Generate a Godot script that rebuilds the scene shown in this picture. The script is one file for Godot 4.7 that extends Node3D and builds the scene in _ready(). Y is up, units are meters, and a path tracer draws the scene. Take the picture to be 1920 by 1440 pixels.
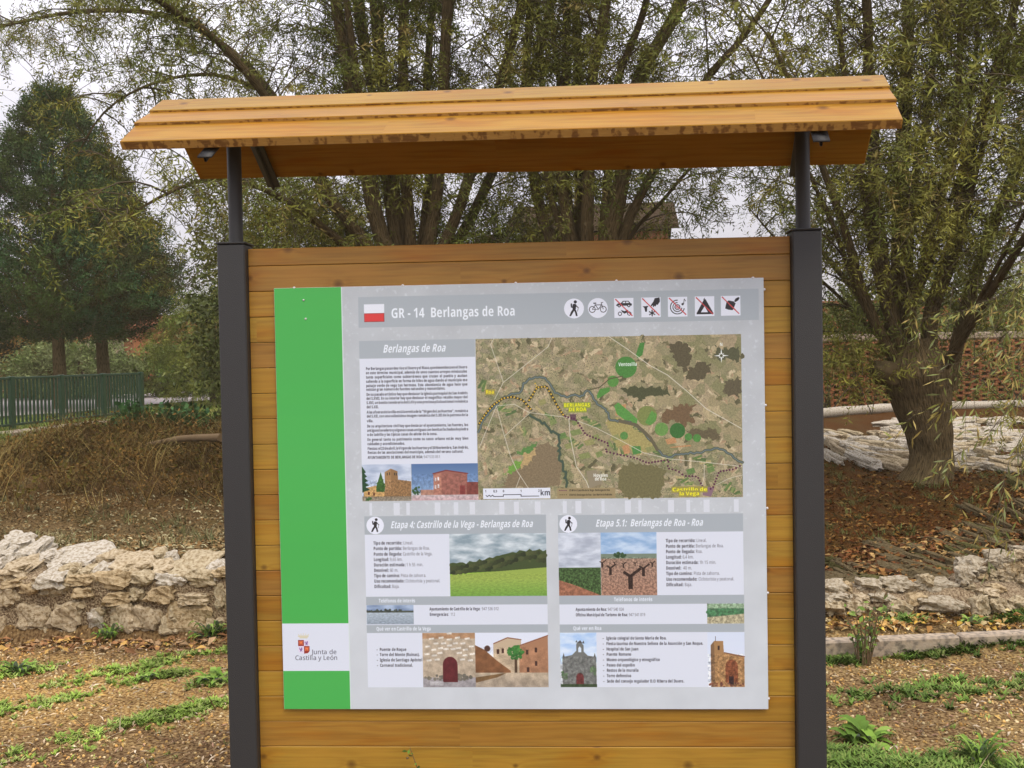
extends Node3D

var names := {}
var rng := RandomNumberGenerator.new()
var M := {}
var bumps := FastNoiseLite.new()


func _ready():
	rng.seed = 20111
	bumps.seed = 7
	bumps.frequency = 1.0
	bumps.fractal_octaves = 3

	# ---- camera, sky, sun, exposure
	var cam := Camera3D.new()
	cam.name = "camera"
	cam.fov = 41.0
	cam.near = 0.05
	cam.far = 2000.0
	cam.position = Vector3(0.143, 1.6, 2.999)
	cam.rotation_degrees = Vector3(-1.536, 3.033, -1.031)
	add_child(cam)
	cam.current = true

	var env := Environment.new()
	env.background_mode = Environment.BG_SKY
	env.tonemap_mode = Environment.TONE_MAPPER_LINEAR
	env.tonemap_exposure = 1.0
	env.sdfgi_enabled = true
	env.ssao_enabled = true
	env.ssil_enabled = true
	env.fog_enabled = true
	env.fog_density = 0.0012
	env.fog_light_color = Color(1.0, 0.94, 0.8)
	var sky := Sky.new()
	sky.sky_material = overcast_sky()
	env.sky = sky
	var we := WorldEnvironment.new()
	we.name = "world_environment"
	we.environment = env
	add_child(we)

	var sun := DirectionalLight3D.new()
	sun.name = "sun"
	sun.light_energy = 0.5
	sun.light_color = Color(1.0, 0.94, 0.82)
	sun.light_angular_distance = 24.0
	sun.shadow_enabled = true
	sun.rotation_degrees = Vector3(-52, 25, 0)
	add_child(sun)

	make_materials()
	build_terrain()
	build_left_wall()
	build_right_walls()
	build_far_right()
	build_fence()
	build_far_left()
	build_willows()
	build_conifers_and_shrubs()
	build_sign()
	build_plants()
	build_litter()


func overcast_sky() -> PanoramaSkyMaterial:
	# cloud deck: three times as bright overhead as at the horizon, softly mottled
	var w := 512
	var h := 256
	var n := FastNoiseLite.new()
	n.seed = 3
	n.frequency = 1.6
	n.fractal_octaves = 4
	var im := Image.create(w, h, false, Image.FORMAT_RGBF)
	for j in h:
		var el := PI * (0.5 - (j + 0.5) / h)
		for i in w:
			var az := TAU * (i + 0.5) / w
			var d := Vector3(cos(el) * cos(az), sin(el), cos(el) * sin(az))
			var l := SKY_LOW + (SKY_HIGH - SKY_LOW) * maxf(d.y, 0.0)
			l *= 1.0 + 0.15 * n.get_noise_3dv(d * 1.4)
			if d.y < 0.0:
				l = SKY_LOW
			im.set_pixel(i, j, Color(l * 0.985, l * 0.965, l * 1.06))
	var m := PanoramaSkyMaterial.new()
	m.panorama = ImageTexture.create_from_image(im)
	return m

const SKY_LOW := 0.55
const SKY_HIGH := 2.75


# ------------------------------------------------------------------ naming
func numbered(called: String) -> String:
	if not names.has(called):
		names[called] = 0
		return called
	names[called] += 1
	return "%s_%03d" % [called, names[called]]


func tag(o: Node, label: String, category := "", group := "", kind := "thing"):
	if label: o.set_meta("label", label)
	if category: o.set_meta("category", category)
	if group: o.set_meta("group", group)
	if kind: o.set_meta("kind", kind)
	return o


func thing(called: String, label: String, category: String, at := Vector3.ZERO, turn := 0.0, group := "") -> Node3D:
	var o := Node3D.new()
	o.name = numbered(called)
	add_child(o)
	o.position = at
	o.rotation.y = turn
	return tag(o, label, category, group)


func part(called: String, mesh: Mesh, m: Material, parent: Node, xf := Transform3D()) -> MeshInstance3D:
	var o := MeshInstance3D.new()
	o.mesh = mesh
	if m: o.material_override = m
	var key = str(parent.get_instance_id()) + called
	if names.has(key):
		names[key] += 1
		o.name = "%s_%03d" % [called, names[key]]
	else:
		names[key] = 0
		o.name = called
	parent.add_child(o, true)
	o.transform = xf
	return o


func single(called: String, mesh: Mesh, m: Material, label: String, category := "", group := "", kind := "thing") -> MeshInstance3D:
	var o := MeshInstance3D.new()
	o.mesh = mesh
	if m: o.material_override = m
	o.name = numbered(called)
	add_child(o)
	return tag(o, label, category, group, kind)


func scatter(called: String, mesh: Mesh, m: Material, where: Array, tints: Array, parent: Node = null) -> MultiMeshInstance3D:
	var mm := MultiMesh.new()
	mm.transform_format = MultiMesh.TRANSFORM_3D
	mm.use_colors = true
	mm.mesh = mesh
	mm.instance_count = where.size()
	for i in where.size():
		mm.set_instance_transform(i, where[i])
		mm.set_instance_color(i, tints[i])
	var o := MultiMeshInstance3D.new()
	o.multimesh = mm
	o.material_override = m
	o.set_meta("kind", "stuff")
	if parent:
		var key = str(parent.get_instance_id()) + called
		if names.has(key):
			names[key] += 1
			o.name = "%s_%03d" % [called, names[key]]
		else:
			names[key] = 0
			o.name = called
		parent.add_child(o, true)
	else:
		o.name = numbered(called)
		add_child(o)
	return o


func rf(a: float, b: float) -> float:
	return rng.randf_range(a, b)


func V(x, y, z) -> Vector3:
	return Vector3(x, y, z)


func lin(r: float, g: float, b: float) -> Color:      # linear base colour for albedo_color
	return Color(r, g, b).linear_to_srgb()


# ------------------------------------------------------------------ mesh helpers
func poly(st: SurfaceTool, pts: Array, out: Vector3, uv_axis := -1, uv_at := Vector2.ZERO, uv_scale := 1.0):
	# convex polygon turned so that its front looks along out
	var n: Vector3 = (pts[1] - pts[0]).cross(pts[2] - pts[0])
	var q := pts.duplicate()
	if n.dot(out) > 0.0:
		q.reverse()
	for k in range(1, q.size() - 1):
		for v in [q[0], q[k], q[k + 1]]:
			if uv_axis >= 0:
				var uv := Vector2(v.x, v.y)
				if uv_axis == 0: uv = Vector2(v.z, v.y)
				if uv_axis == 1: uv = Vector2(v.x, v.z)
				st.set_uv(uv * uv_scale + uv_at)
			st.add_vertex(v)


func chamfer_box(st: SurfaceTool, size: Vector3, b: float, at := Vector3.ZERO, tint := Color.WHITE, uv_at := Vector2.ZERO, skip_front := false):
	var h := size * 0.5
	st.set_smooth_group(-1)
	st.set_color(tint)
	var p := func(a: int, s: Vector3) -> Vector3:
		var r := Vector3(s.x * (h.x - b), s.y * (h.y - b), s.z * (h.z - b))
		r[a] = s[a] * h[a]
		return r + at
	for a in 3:
		var u := (a + 1) % 3
		var w := (a + 2) % 3
		for s in [-1.0, 1.0]:
			var q := []
			for c in [[-1, -1], [1, -1], [1, 1], [-1, 1]]:
				var sg := Vector3.ZERO
				sg[a] = s
				sg[u] = c[0]
				sg[w] = c[1]
				q.append(p.call(a, sg))
			var o := Vector3.ZERO
			o[a] = s
			if not (skip_front and a == 2 and s > 0):
				poly(st, q, o, a, uv_at)
	for a in 3:                                         # edge chamfers between faces a and c
		var c := (a + 1) % 3
		var e := (a + 2) % 3
		for sa in [-1.0, 1.0]:
			for sc in [-1.0, 1.0]:
				var q := []
				for k in [[a, -1.0], [a, 1.0], [c, 1.0], [c, -1.0]]:
					var sg := Vector3.ZERO
					sg[a] = sa
					sg[c] = sc
					sg[e] = k[1]
					q.append(p.call(k[0], sg))
				var o := Vector3.ZERO
				o[a] = sa
				o[c] = sc
				poly(st, q, o, a, uv_at)
	for sx in [-1.0, 1.0]:
		for sy in [-1.0, 1.0]:
			for sz in [-1.0, 1.0]:
				var sg := Vector3(sx, sy, sz)
				poly(st, [p.call(0, sg), p.call(1, sg), p.call(2, sg)], sg, 2, uv_at)


func begin() -> SurfaceTool:
	var st := SurfaceTool.new()
	st.begin(Mesh.PRIMITIVE_TRIANGLES)
	return st


func done(st: SurfaceTool) -> ArrayMesh:
	st.generate_normals()
	return st.commit()


func box_mesh(size: Vector3, b := 0.003, tint := Color.WHITE, uv_at := Vector2.ZERO) -> ArrayMesh:
	var st := begin()
	chamfer_box(st, size, b, Vector3.ZERO, tint, uv_at)
	return done(st)


func frame_along(d: Vector3) -> Basis:
	var y := d.normalized()
	var x := y.cross(Vector3.RIGHT if absf(y.x) < 0.9 else Vector3.FORWARD).normalized()
	return Basis(x, y, x.cross(y))


func tube(st: SurfaceTool, pts: Array, radii: Array, sides: int, wobble := 0.0, uv_k := 1.0, cap := false):
	# smooth tapered tube; v runs along it in metres
	var rings := []
	var along := 0.0
	var side := Vector3.RIGHT
	for i in pts.size():
		var d: Vector3 = (pts[mini(i + 1, pts.size() - 1)] - pts[maxi(i - 1, 0)]).normalized()
		if absf(d.dot(side)) > 0.95: side = Vector3.FORWARD
		var x := (side - d * side.dot(d)).normalized()
		side = x
		var z := x.cross(d)
		if i > 0: along += pts[i].distance_to(pts[i - 1])
		var ring := []
		for k in sides + 1:
			var a := TAU * (k % sides) / sides
			var r: float = radii[i]
			if wobble > 0.0:
				r *= 1.0 + wobble * bumps.get_noise_3d(cos(a) * 1.7 + pts[i].x, along * 1.3, sin(a) * 1.7 + pts[i].z)
			ring.append([pts[i] + (x * cos(a) + z * sin(a)) * r, Vector2(float(k) / sides * uv_k, along)])
		rings.append(ring)
	st.set_smooth_group(0)
	for i in rings.size() - 1:
		for k in sides:
			for v in [rings[i][k], rings[i + 1][k], rings[i + 1][k + 1], rings[i][k], rings[i + 1][k + 1], rings[i][k + 1]]:
				st.set_uv(v[1])
				st.add_vertex(v[0])
	if cap:
		st.set_smooth_group(-1)
		for e in [0, rings.size() - 1]:
			var q := []
			for k in sides: q.append(rings[e][k][0])
			var o: Vector3 = pts[0] - pts[1] if e == 0 else pts[e] - pts[e - 1]
			poly(st, q, o)
		st.set_smooth_group(0)


func smooth_path(pts: Array, steps: int) -> Array:
	var c := Curve3D.new()
	for i in pts.size():
		var d: Vector3 = (pts[mini(i + 1, pts.size() - 1)] - pts[maxi(i - 1, 0)]) / 6.0
		c.add_point(pts[i], -d, d)
	var out := []
	var len := c.get_baked_length()
	for i in steps + 1:
		out.append(c.sample_baked(len * i / steps, true))
	return out


func rock(s: int, n := 4, power := 4.0, rough := 0.16, facets := false) -> ArrayMesh:
	# a block of stone about one metre across: a rounded box broken by noise
	var noise := FastNoiseLite.new()
	noise.seed = s
	noise.frequency = 1.1
	noise.fractal_octaves = 3
	var st := begin()
	st.set_smooth_group(-1 if facets else 0)
	for f in 6:
		var a := f % 3
		var sg := 1.0 if f < 3 else -1.0
		for i in n:
			for j in n:
				var q := []
				for c in [[0, 0], [1, 0], [1, 1], [0, 1]]:
					var v := Vector3.ZERO
					v[a] = sg
					v[(a + 1) % 3] = -1.0 + 2.0 * (i + c[0]) / n
					v[(a + 2) % 3] = -1.0 + 2.0 * (j + c[1]) / n
					var l := pow(pow(absf(v.x), power) + pow(absf(v.y), power) + pow(absf(v.z), power), 1.0 / power)
					v = v / l * 0.5
					v *= 1.0 + rough * 2.0 * noise.get_noise_3dv(v * 1.6) + rough * 0.8 * noise.get_noise_3dv(v * 5.0 + Vector3(9, 4, 1))
					q.append(v)
				poly(st, q, (q[0] + q[2]))
	return done(st)


# ------------------------------------------------------------------ materials
func noise_tex(s: int, freq: float, octaves: int, stops: Array, size := 512, kind := FastNoiseLite.TYPE_SIMPLEX_SMOOTH) -> NoiseTexture2D:
	var n := FastNoiseLite.new()
	n.seed = s
	n.noise_type = kind
	n.frequency = freq
	n.fractal_octaves = octaves
	var t := NoiseTexture2D.new()
	t.width = size
	t.height = size
	t.seamless = true
	t.noise = n
	if stops.size():
		var g := Gradient.new()
		var off := PackedFloat32Array()
		var col := PackedColorArray()
		for q in stops:
			off.append(q[0])
			col.append(q[1])
		g.offsets = off
		g.colors = col
		t.color_ramp = g
	return t


func mat(called: String, c: Color, rough := 0.8) -> StandardMaterial3D:
	var m := StandardMaterial3D.new()
	m.resource_name = called
	m.albedo_color = c
	m.roughness = rough
	if rough >= 0.8: m.metallic_specular = 0.12          # dry, matt surfaces
	M[called] = m
	return m


func tri(m: StandardMaterial3D, albedo: Texture2D, scale: float, relief: Texture2D = null, cm := 0.0, world := true):
	m.uv1_triplanar = true
	m.uv1_world_triplanar = world
	m.uv1_scale = Vector3.ONE * scale
	if albedo: m.albedo_texture = albedo
	if relief:
		m.heightmap_enabled = true
		m.heightmap_texture = relief
		m.heightmap_scale = cm
	return m


func grey(v: float) -> Color:
	return Color(v, v, v)


func make_materials():
	var speck := noise_tex(11, 0.03, 5, [[0.0, grey(0.55)], [0.35, grey(0.8)], [0.6, Color(0.97, 0.95, 0.92)], [1.0, Color(1, 1, 1)]])
	var fine := noise_tex(12, 0.09, 4, [])
	var soil := noise_tex(13, 0.03, 7, [[0.0, Color(0.4, 0.33, 0.28)], [0.4, Color(0.72, 0.66, 0.62)], [0.52, Color(0.9, 0.86, 0.82)], [0.64, Color(1, 0.97, 0.92)], [1.0, Color(1, 1, 1)]], 1024)
	var rough_h := noise_tex(14, 0.03, 6, [], 1024)
	var m = mat("earth", Color.WHITE, 0.95)
	m.vertex_color_use_as_albedo = true
	tri(m, soil, 1.37, rough_h, 0.45)
	m = mat("asphalt", lin(0.36, 0.33, 0.325), 0.9)
	tri(m, speck, 0.6, fine, 0.3)
	m = mat("concrete", lin(0.38, 0.32, 0.25), 0.9)
	tri(m, speck, 1.3, fine, 0.15)
	m = mat("mortar", lin(0.35, 0.295, 0.205), 0.95)
	tri(m, soil, 1.8, rough_h, 1.6)
	var stone_c := noise_tex(15, 0.03, 6, [[0.0, Color(0.5, 0.43, 0.34)], [0.3, Color(0.76, 0.71, 0.63)], [0.5, Color(0.93, 0.9, 0.85)], [0.75, Color(1, 0.98, 0.95)], [1.0, Color(0.85, 0.8, 0.72)]])
	var stone_h := noise_tex(16, 0.11, 5, [])
	var tones := [["stone_pale", 0.52, 0.505, 0.46], ["stone_tan", 0.5, 0.44, 0.33], ["stone_ochre", 0.47, 0.39, 0.26], ["stone_grey", 0.46, 0.41, 0.30], ["stone_dark", 0.15, 0.125, 0.075], ["stone_worn", 0.43, 0.40, 0.33], ["stone_moss", 0.13, 0.13, 0.055]]
	for t in tones:
		m = mat(t[0], lin(t[1], t[2], t[3]), 0.92)
		tri(m, stone_c, 2.3, stone_h, 0.7)
	var bark_c := noise_tex(17, 0.02, 5, [[0.0, grey(0.45)], [0.45, grey(0.8)], [1.0, Color(1, 0.98, 0.95)]])
	m = mat("bark", lin(0.25, 0.185, 0.095), 0.95)
	m.albedo_texture = bark_c
	m.uv1_scale = Vector3(3.0, 0.55, 1)
	m.heightmap_enabled = true
	m.heightmap_texture = noise_tex(18, 0.03, 4, [])
	m.heightmap_scale = 3.5
	m = mat("twig_bark", lin(0.085, 0.068, 0.045), 0.9)
	m = mat("dry_twig", lin(0.16, 0.11, 0.06), 0.9)
	for t in [["willow_leaf", 0.42], ["conifer_leaf", 0.1], ["green_leaf", 0.35], ["grass_leaf", 0.35]]:
		m = mat(t[0], Color.WHITE, 0.62)
		m.metallic_specular = 0.25
		m.vertex_color_use_as_albedo = true
		m.backlight_enabled = true
		m.backlight = grey(t[1])
	m = mat("dead_leaf", Color.WHITE, 0.85)
	m.vertex_color_use_as_albedo = true
	m = mat("pebble", Color.WHITE, 0.9)
	m.vertex_color_use_as_albedo = true
	# sign
	m = mat("dark_paint", lin(0.027, 0.0275, 0.0285), 0.5)
	tri(m, null, 6.0, fine, 0.08, false)
	var grain := grain_image()
	var gt := ImageTexture.create_from_image(grain)
	m = mat("board_wood", Color.WHITE, 0.5)
	m.albedo_texture = gt
	m.vertex_color_use_as_albedo = true
	m.heightmap_enabled = true
	m.heightmap_texture = gt
	m.heightmap_scale = 0.05
	m = mat("roof_wood", Color.WHITE, 0.42)
	m.metallic_specular = 0.22
	m.albedo_texture = gt
	m.vertex_color_use_as_albedo = true
	m = mat("sawn_edge", Color.WHITE, 0.65)
	m.albedo_texture = ImageTexture.create_from_image(sawn_image())
	m = mat("steel_screw", lin(0.55, 0.55, 0.57), 0.35)
	m.metallic = 0.8
	m = mat("white_plastic", lin(0.58, 0.57, 0.58), 0.4)
	m = mat("panel_edge", lin(0.6, 0.52, 0.54), 0.5)
	# far things
	m = mat("fence_green", lin(0.006, 0.036, 0.014), 0.45)
	m = mat("brick", lin(0.4, 0.165, 0.08), 0.9)
	tri(m, speck, 1.5, fine, 0.5)
	m = mat("brick_dark", lin(0.27, 0.12, 0.06), 0.9)
	tri(m, speck, 1.5)
	m = mat("roof_tile", lin(0.30, 0.13, 0.075), 0.9)
	tri(m, speck, 1.0)
	m = mat("dark_tile", lin(0.05, 0.033, 0.02), 1.0)
	m.metallic_specular = 0.1
	tri(m, speck, 1.0)
	m = mat("cream_wall", lin(0.52, 0.44, 0.33), 0.9)
	tri(m, speck, 0.4)
	m = mat("window_glass", lin(0.03, 0.035, 0.04), 0.12)
	m = mat("car_paint", lin(0.12, 0.16, 0.22), 0.3)
	m = mat("tyre", lin(0.03, 0.03, 0.03), 0.8)


func grain_image() -> Image:
	# softwood seen over 2 m by 1 m: long grain, streaks and a few knots
	var w := 1024
	var h := 512
	var n := FastNoiseLite.new()
	n.seed = 21
	n.frequency = 1.0
	n.fractal_octaves = 3
	var knots := []
	var r := RandomNumberGenerator.new()
	r.seed = 5
	for k in 15:
		knots.append(Vector3(r.randf() * w, r.randf() * h, r.randf_range(3.0, 7.0)))
	var im := Image.create(w, h, false, Image.FORMAT_RGB8)
	for j in h:
		for i in w:
			var x := i / float(w) * 2.0
			var y := j / float(h)
			var warp := n.get_noise_2d(x * 1.3, y * 9.0) * 0.012
			var dark := 0.0
			for k in knots:
				var dx: float = (i - k.x) * 0.42
				var dy: float = j - k.y
				if absf(dx) > 26.0 or absf(dy) > 26.0: continue
				var q: float = sqrt(dx * dx + dy * dy) / k.z
				warp += 0.02 * exp(-q * q * 0.25) * signf(dy)
				dark = maxf(dark, clampf(1.25 - q, 0.0, 1.0))
			var g := 0.5 + 0.5 * sin((y + warp) * 260.0 + 5.0 * n.get_noise_2d(x * 0.5, y * 20.0))
			var f := n.get_noise_2d(x * 2.5, y * 160.0)
			var b := 0.92 - 0.055 * g * g + 0.07 * f + 0.07 * n.get_noise_2d(x * 0.8 + 40.0, y * 6.0)
			var c := Color(b, b * (0.99 - 0.03 * g), b * (0.97 - 0.07 * g))
			var hue := n.get_noise_2d(x * 1.1 + 80.0, y * 9.0)
			c = Color(c.r, c.g * (1.0 - 0.14 * maxf(hue, 0.0)), c.b * (1.0 - 0.5 * maxf(hue, 0.0)))
			c = c.lerp(Color(0.97, 0.93, 0.92), clampf(-hue * 1.1 - 0.1, 0.0, 0.6))
			c = c.lerp(Color(0.36, 0.27, 0.2), dark * 0.5)
			im.set_pixel(i, j, c)
	return im


func sawn_image() -> Image:
	# sawn, sap-stained edge: pale yellow wood with brown blots in upright saw marks
	var w := 1024
	var h := 64
	var n := FastNoiseLite.new()
	n.seed = 33
	n.frequency = 1.0
	n.fractal_octaves = 3
	var im := Image.create(w, h, false, Image.FORMAT_RGB8)
	for j in h:
		for i in w:
			var x := i / float(w) * 2.0
			var y := j / float(h)
			var saw := n.get_noise_2d(x * 40.0, y * 0.5)
			var patch := n.get_noise_2d(x * 4.0 + 9.0, 5.0)
			var b := clampf((saw * 1.7 + patch * 0.9 - 0.1) * 2.2, 0.0, 1.0)
			var c := Color(0.70, 0.53, 0.26).lerp(Color(0.36, 0.21, 0.07), b * 0.65)
			c = c.lerp(Color(0.8, 0.66, 0.38), clampf(n.get_noise_2d(x * 20.0, y * 3.0 + 20.0), 0.0, 1.0) * 0.6)
			im.set_pixel(i, j, c)
	return im


# ------------------------------------------------------------------ terrain
func along(table: Array, at: float) -> float:
	# piecewise linear; table holds pairs, first column falling
	if at >= table[0][0]: return table[0][1]
	for k in range(1, table.size()):
		if at >= table[k][0]:
			var t: float = inverse_lerp(table[k - 1][0], table[k][0], at)
			return lerpf(table[k - 1][1], table[k][1], t)
	return table[-1][1]

const LEFT_FALL := [[-2.8, 0.0], [-3.05, 0.37], [-3.25, 0.425], [-5.0, 0.12], [-8.0, -0.3], [-11.0, -0.2], [-14.0, 0.02], [-16.0, 0.16], [-17.5, 0.26], [-30.0, 0.3], [-600.0, 0.3]]
const RIGHT_FALL := [[-2.4, 0.0], [-2.55, 0.06], [-3.0, 0.1], [-3.3, 0.02], [-4.2, -0.12], [-6.0, -0.26], [-8.0, -0.2], [-9.6, 0.0], [-12.0, 0.05], [-15.0, 0.12], [-20.0, 0.3], [-600.0, 0.3]]


func ground_height(x: float, z: float) -> float:
	var t := smoothstep(-0.7, 0.7, x)
	var h := lerpf(along(LEFT_FALL, z), along(RIGHT_FALL, z), t)
	# left bank: level beyond the concrete edging, falling away from it
	if z < -12.0:
		var up := 1.0 - smoothstep(-10.1, -9.2, x)
		h = lerpf(h, 0.27, up * smoothstep(-12.0, -14.5, z))
	# right: the ditch deepens past the wing wall
	var dip := smoothstep(-3.4, -4.6, z) * (1.0 - smoothstep(-7.6, -9.4, z))
	h -= 0.05 * clampf(x - 2.4, 0.0, 4.5) * dip
	# pitched mound left of the big willow
	h += 0.38 * clampf(4.35 - x, 0.0, 1.7) * smoothstep(-9.6, -11.2, z) * (1.0 - smoothstep(-14.5, -16.5, z)) * smoothstep(0.5, 2.4, x)
	var rough := 0.012 if z > -2.6 else 0.045
	h += rough * bumps.get_noise_2d(x * 1.6, z * 1.6) + rough * 0.4 * bumps.get_noise_2d(x * 7.0, z * 7.0)
	return h


func ground_tint(x: float, z: float) -> Color:
	var tan_soil := Color(0.40, 0.285, 0.12)
	var brown_soil := Color(0.16, 0.112, 0.062)
	var litter := Color(0.085, 0.04, 0.015)
	var weeds := Color(0.085, 0.075, 0.024)
	var grass := Color(0.10, 0.15, 0.03)
	var n := bumps.get_noise_2d(x * 0.9 + 30.0, z * 0.9)
	var f := bumps.get_noise_2d(x * 3.4, z * 3.4 + 60.0)
	var c: Color
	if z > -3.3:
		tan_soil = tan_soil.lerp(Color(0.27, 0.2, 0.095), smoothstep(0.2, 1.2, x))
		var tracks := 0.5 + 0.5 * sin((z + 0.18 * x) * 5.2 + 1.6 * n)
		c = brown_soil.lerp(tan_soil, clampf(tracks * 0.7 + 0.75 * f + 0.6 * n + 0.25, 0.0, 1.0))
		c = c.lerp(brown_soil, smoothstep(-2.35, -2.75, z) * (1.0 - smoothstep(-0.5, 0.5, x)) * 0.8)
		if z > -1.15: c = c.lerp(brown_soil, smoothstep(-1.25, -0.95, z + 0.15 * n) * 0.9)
	else:
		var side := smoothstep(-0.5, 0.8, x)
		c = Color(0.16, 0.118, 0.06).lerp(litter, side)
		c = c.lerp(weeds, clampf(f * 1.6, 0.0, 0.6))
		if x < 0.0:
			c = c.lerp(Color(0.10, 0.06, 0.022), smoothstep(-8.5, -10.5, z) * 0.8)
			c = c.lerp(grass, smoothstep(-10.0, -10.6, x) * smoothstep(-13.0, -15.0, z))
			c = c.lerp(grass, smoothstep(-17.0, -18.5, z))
		else:
			c = c.lerp(grass, smoothstep(-20.0, -24.0, z) * 0.9)
	return c


func build_terrain():
	var xs := []
	var zs := []
	var x := 4.2
	var step := 0.09
	for k in 94: xs.append(-4.2 + k * 8.4 / 93.0)
	while x < 700.0:
		step *= 1.13
		x += step
		xs.append(x)
		xs.push_front(-x)
	var z := 1.2
	zs.append(40.0)
	zs.append(6.0)
	zs.append(2.5)
	while z > -4.2:
		zs.append(z)
		z -= 0.07
	step = 0.09
	while z > -900.0:
		zs.append(z)
		step *= 1.055
		z -= step
	var verts := PackedVector3Array()
	var cols := PackedColorArray()
	var idx := PackedInt32Array()
	var nx := xs.size()
	for j in zs.size():
		for i in nx:
			verts.append(Vector3(xs[i], ground_height(xs[i], zs[j]), zs[j]))
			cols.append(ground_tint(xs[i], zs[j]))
	for j in zs.size() - 1:
		for i in nx - 1:
			var a := j * nx + i
			idx.append_array(PackedInt32Array([a, a + nx, a + 1, a + 1, a + nx, a + nx + 1]))
	var normals := PackedVector3Array()
	normals.resize(verts.size())
	for j in zs.size():
		for i in nx:
			var dx: Vector3 = verts[j * nx + mini(i + 1, nx - 1)] - verts[j * nx + maxi(i - 1, 0)]
			var dz: Vector3 = verts[maxi(j - 1, 0) * nx + i] - verts[mini(j + 1, zs.size() - 1) * nx + i]
			normals[j * nx + i] = dz.cross(dx).normalized()
	var arr := []
	arr.resize(Mesh.ARRAY_MAX)
	arr[Mesh.ARRAY_VERTEX] = verts
	arr[Mesh.ARRAY_NORMAL] = normals
	arr[Mesh.ARRAY_COLOR] = cols
	arr[Mesh.ARRAY_INDEX] = idx
	var mesh := ArrayMesh.new()
	mesh.add_surface_from_arrays(Mesh.PRIMITIVE_TRIANGLES, arr)
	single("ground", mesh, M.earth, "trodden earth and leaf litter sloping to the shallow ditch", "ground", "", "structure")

	# the street beyond the railing, a sheet laid just over the ground
	var near := [V(-46, 0, -9), V(-24, 0, -15.5), V(-13.6, 0, -21.5), V(-12.6, 0, -26.5), V(-10.6, 0, -30.5), V(-4, 0, -34), V(8, 0, -37)]
	var far := [V(-50, 0, -26), V(-30, 0, -32), V(-20, 0, -35), V(-17, 0, -38), V(-14.0, 0, -41), V(-4, 0, -44), V(8, 0, -47)]
	var st := begin()
	st.set_smooth_group(0)
	var a := smooth_path(near, 30)
	var b := smooth_path(far, 30)
	for i in 30:
		for k in 4:
			var q := []
			for c in [[i, k], [i + 1, k], [i + 1, k + 1], [i, k + 1]]:
				var p: Vector3 = a[c[0]].lerp(b[c[0]], c[1] / 4.0)
				p.y = 0.36
				q.append(p)
			poly(st, q, Vector3.UP)
	single("road", done(st), M.asphalt, "grey asphalt street behind the green railing", "road", "", "structure")


# ------------------------------------------------------------------ rubble walls
var rocks := []

func stone_at(parent: Node, m: Material, at: Vector3, size: Vector3, turn: Basis = Basis()):
	var b := turn * Basis.from_euler(Vector3(rf(-0.12, 0.12), rf(-0.15, 0.15), rf(-0.15, 0.15))) * Basis.from_scale(size)
	part("stone", rocks[rng.randi() % rocks.size()], m, parent, Transform3D(b, at))


func bumpy_block(x0: float, x1: float, profile: Array, dx: float, rough: float, ends := true) -> ArrayMesh:
	# a mortared mass: profile [z, y] swept along x and made uneven
	var st := begin()
	st.set_smooth_group(0)
	var n := int((x1 - x0) / dx)
	var rows := []
	for i in n + 1:
		var row := []
		for p in profile:
			var v := V(lerpf(x0, x1, float(i) / n), p[1], p[0])
			var k := bumps.get_noise_3d(v.x * 5.0, v.y * 6.0, v.z * 6.0) * rough
			row.append(v + Vector3(0, k, k * 0.8))
		rows.append(row)
	for i in n:
		for k in profile.size() - 1:
			var q := [rows[i][k], rows[i + 1][k], rows[i + 1][k + 1], rows[i][k + 1]]
			var o := Vector3(0, profile[k + 1][0] - profile[k][0], -(profile[k + 1][1] - profile[k][1]))
			poly(st, q, Vector3(0, -o.y, -o.z) if true else o)
	if ends:
		st.set_smooth_group(-1)
		for e in [0, n]:
			var c := V(rows[e][0].x, 0.1, (profile[0][0] + profile[-1][0]) * 0.5)
			for k in profile.size() - 1:
				poly(st, [c, rows[e][k], rows[e][k + 1]], Vector3(-1 if e == 0 else 1, 0, 0))
	return done(st)


func fine_profile(pts: Array, step: float) -> Array:
	var out := []
	for i in pts.size() - 1:
		var a := Vector2(pts[i][0], pts[i][1])
		var b := Vector2(pts[i + 1][0], pts[i + 1][1])
		var n := maxi(1, int(a.distance_to(b) / step))
		for k in n:
			var p := a.lerp(b, float(k) / n)
			out.append([p.x, p.y])
	out.append(pts[-1])
	return out


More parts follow.
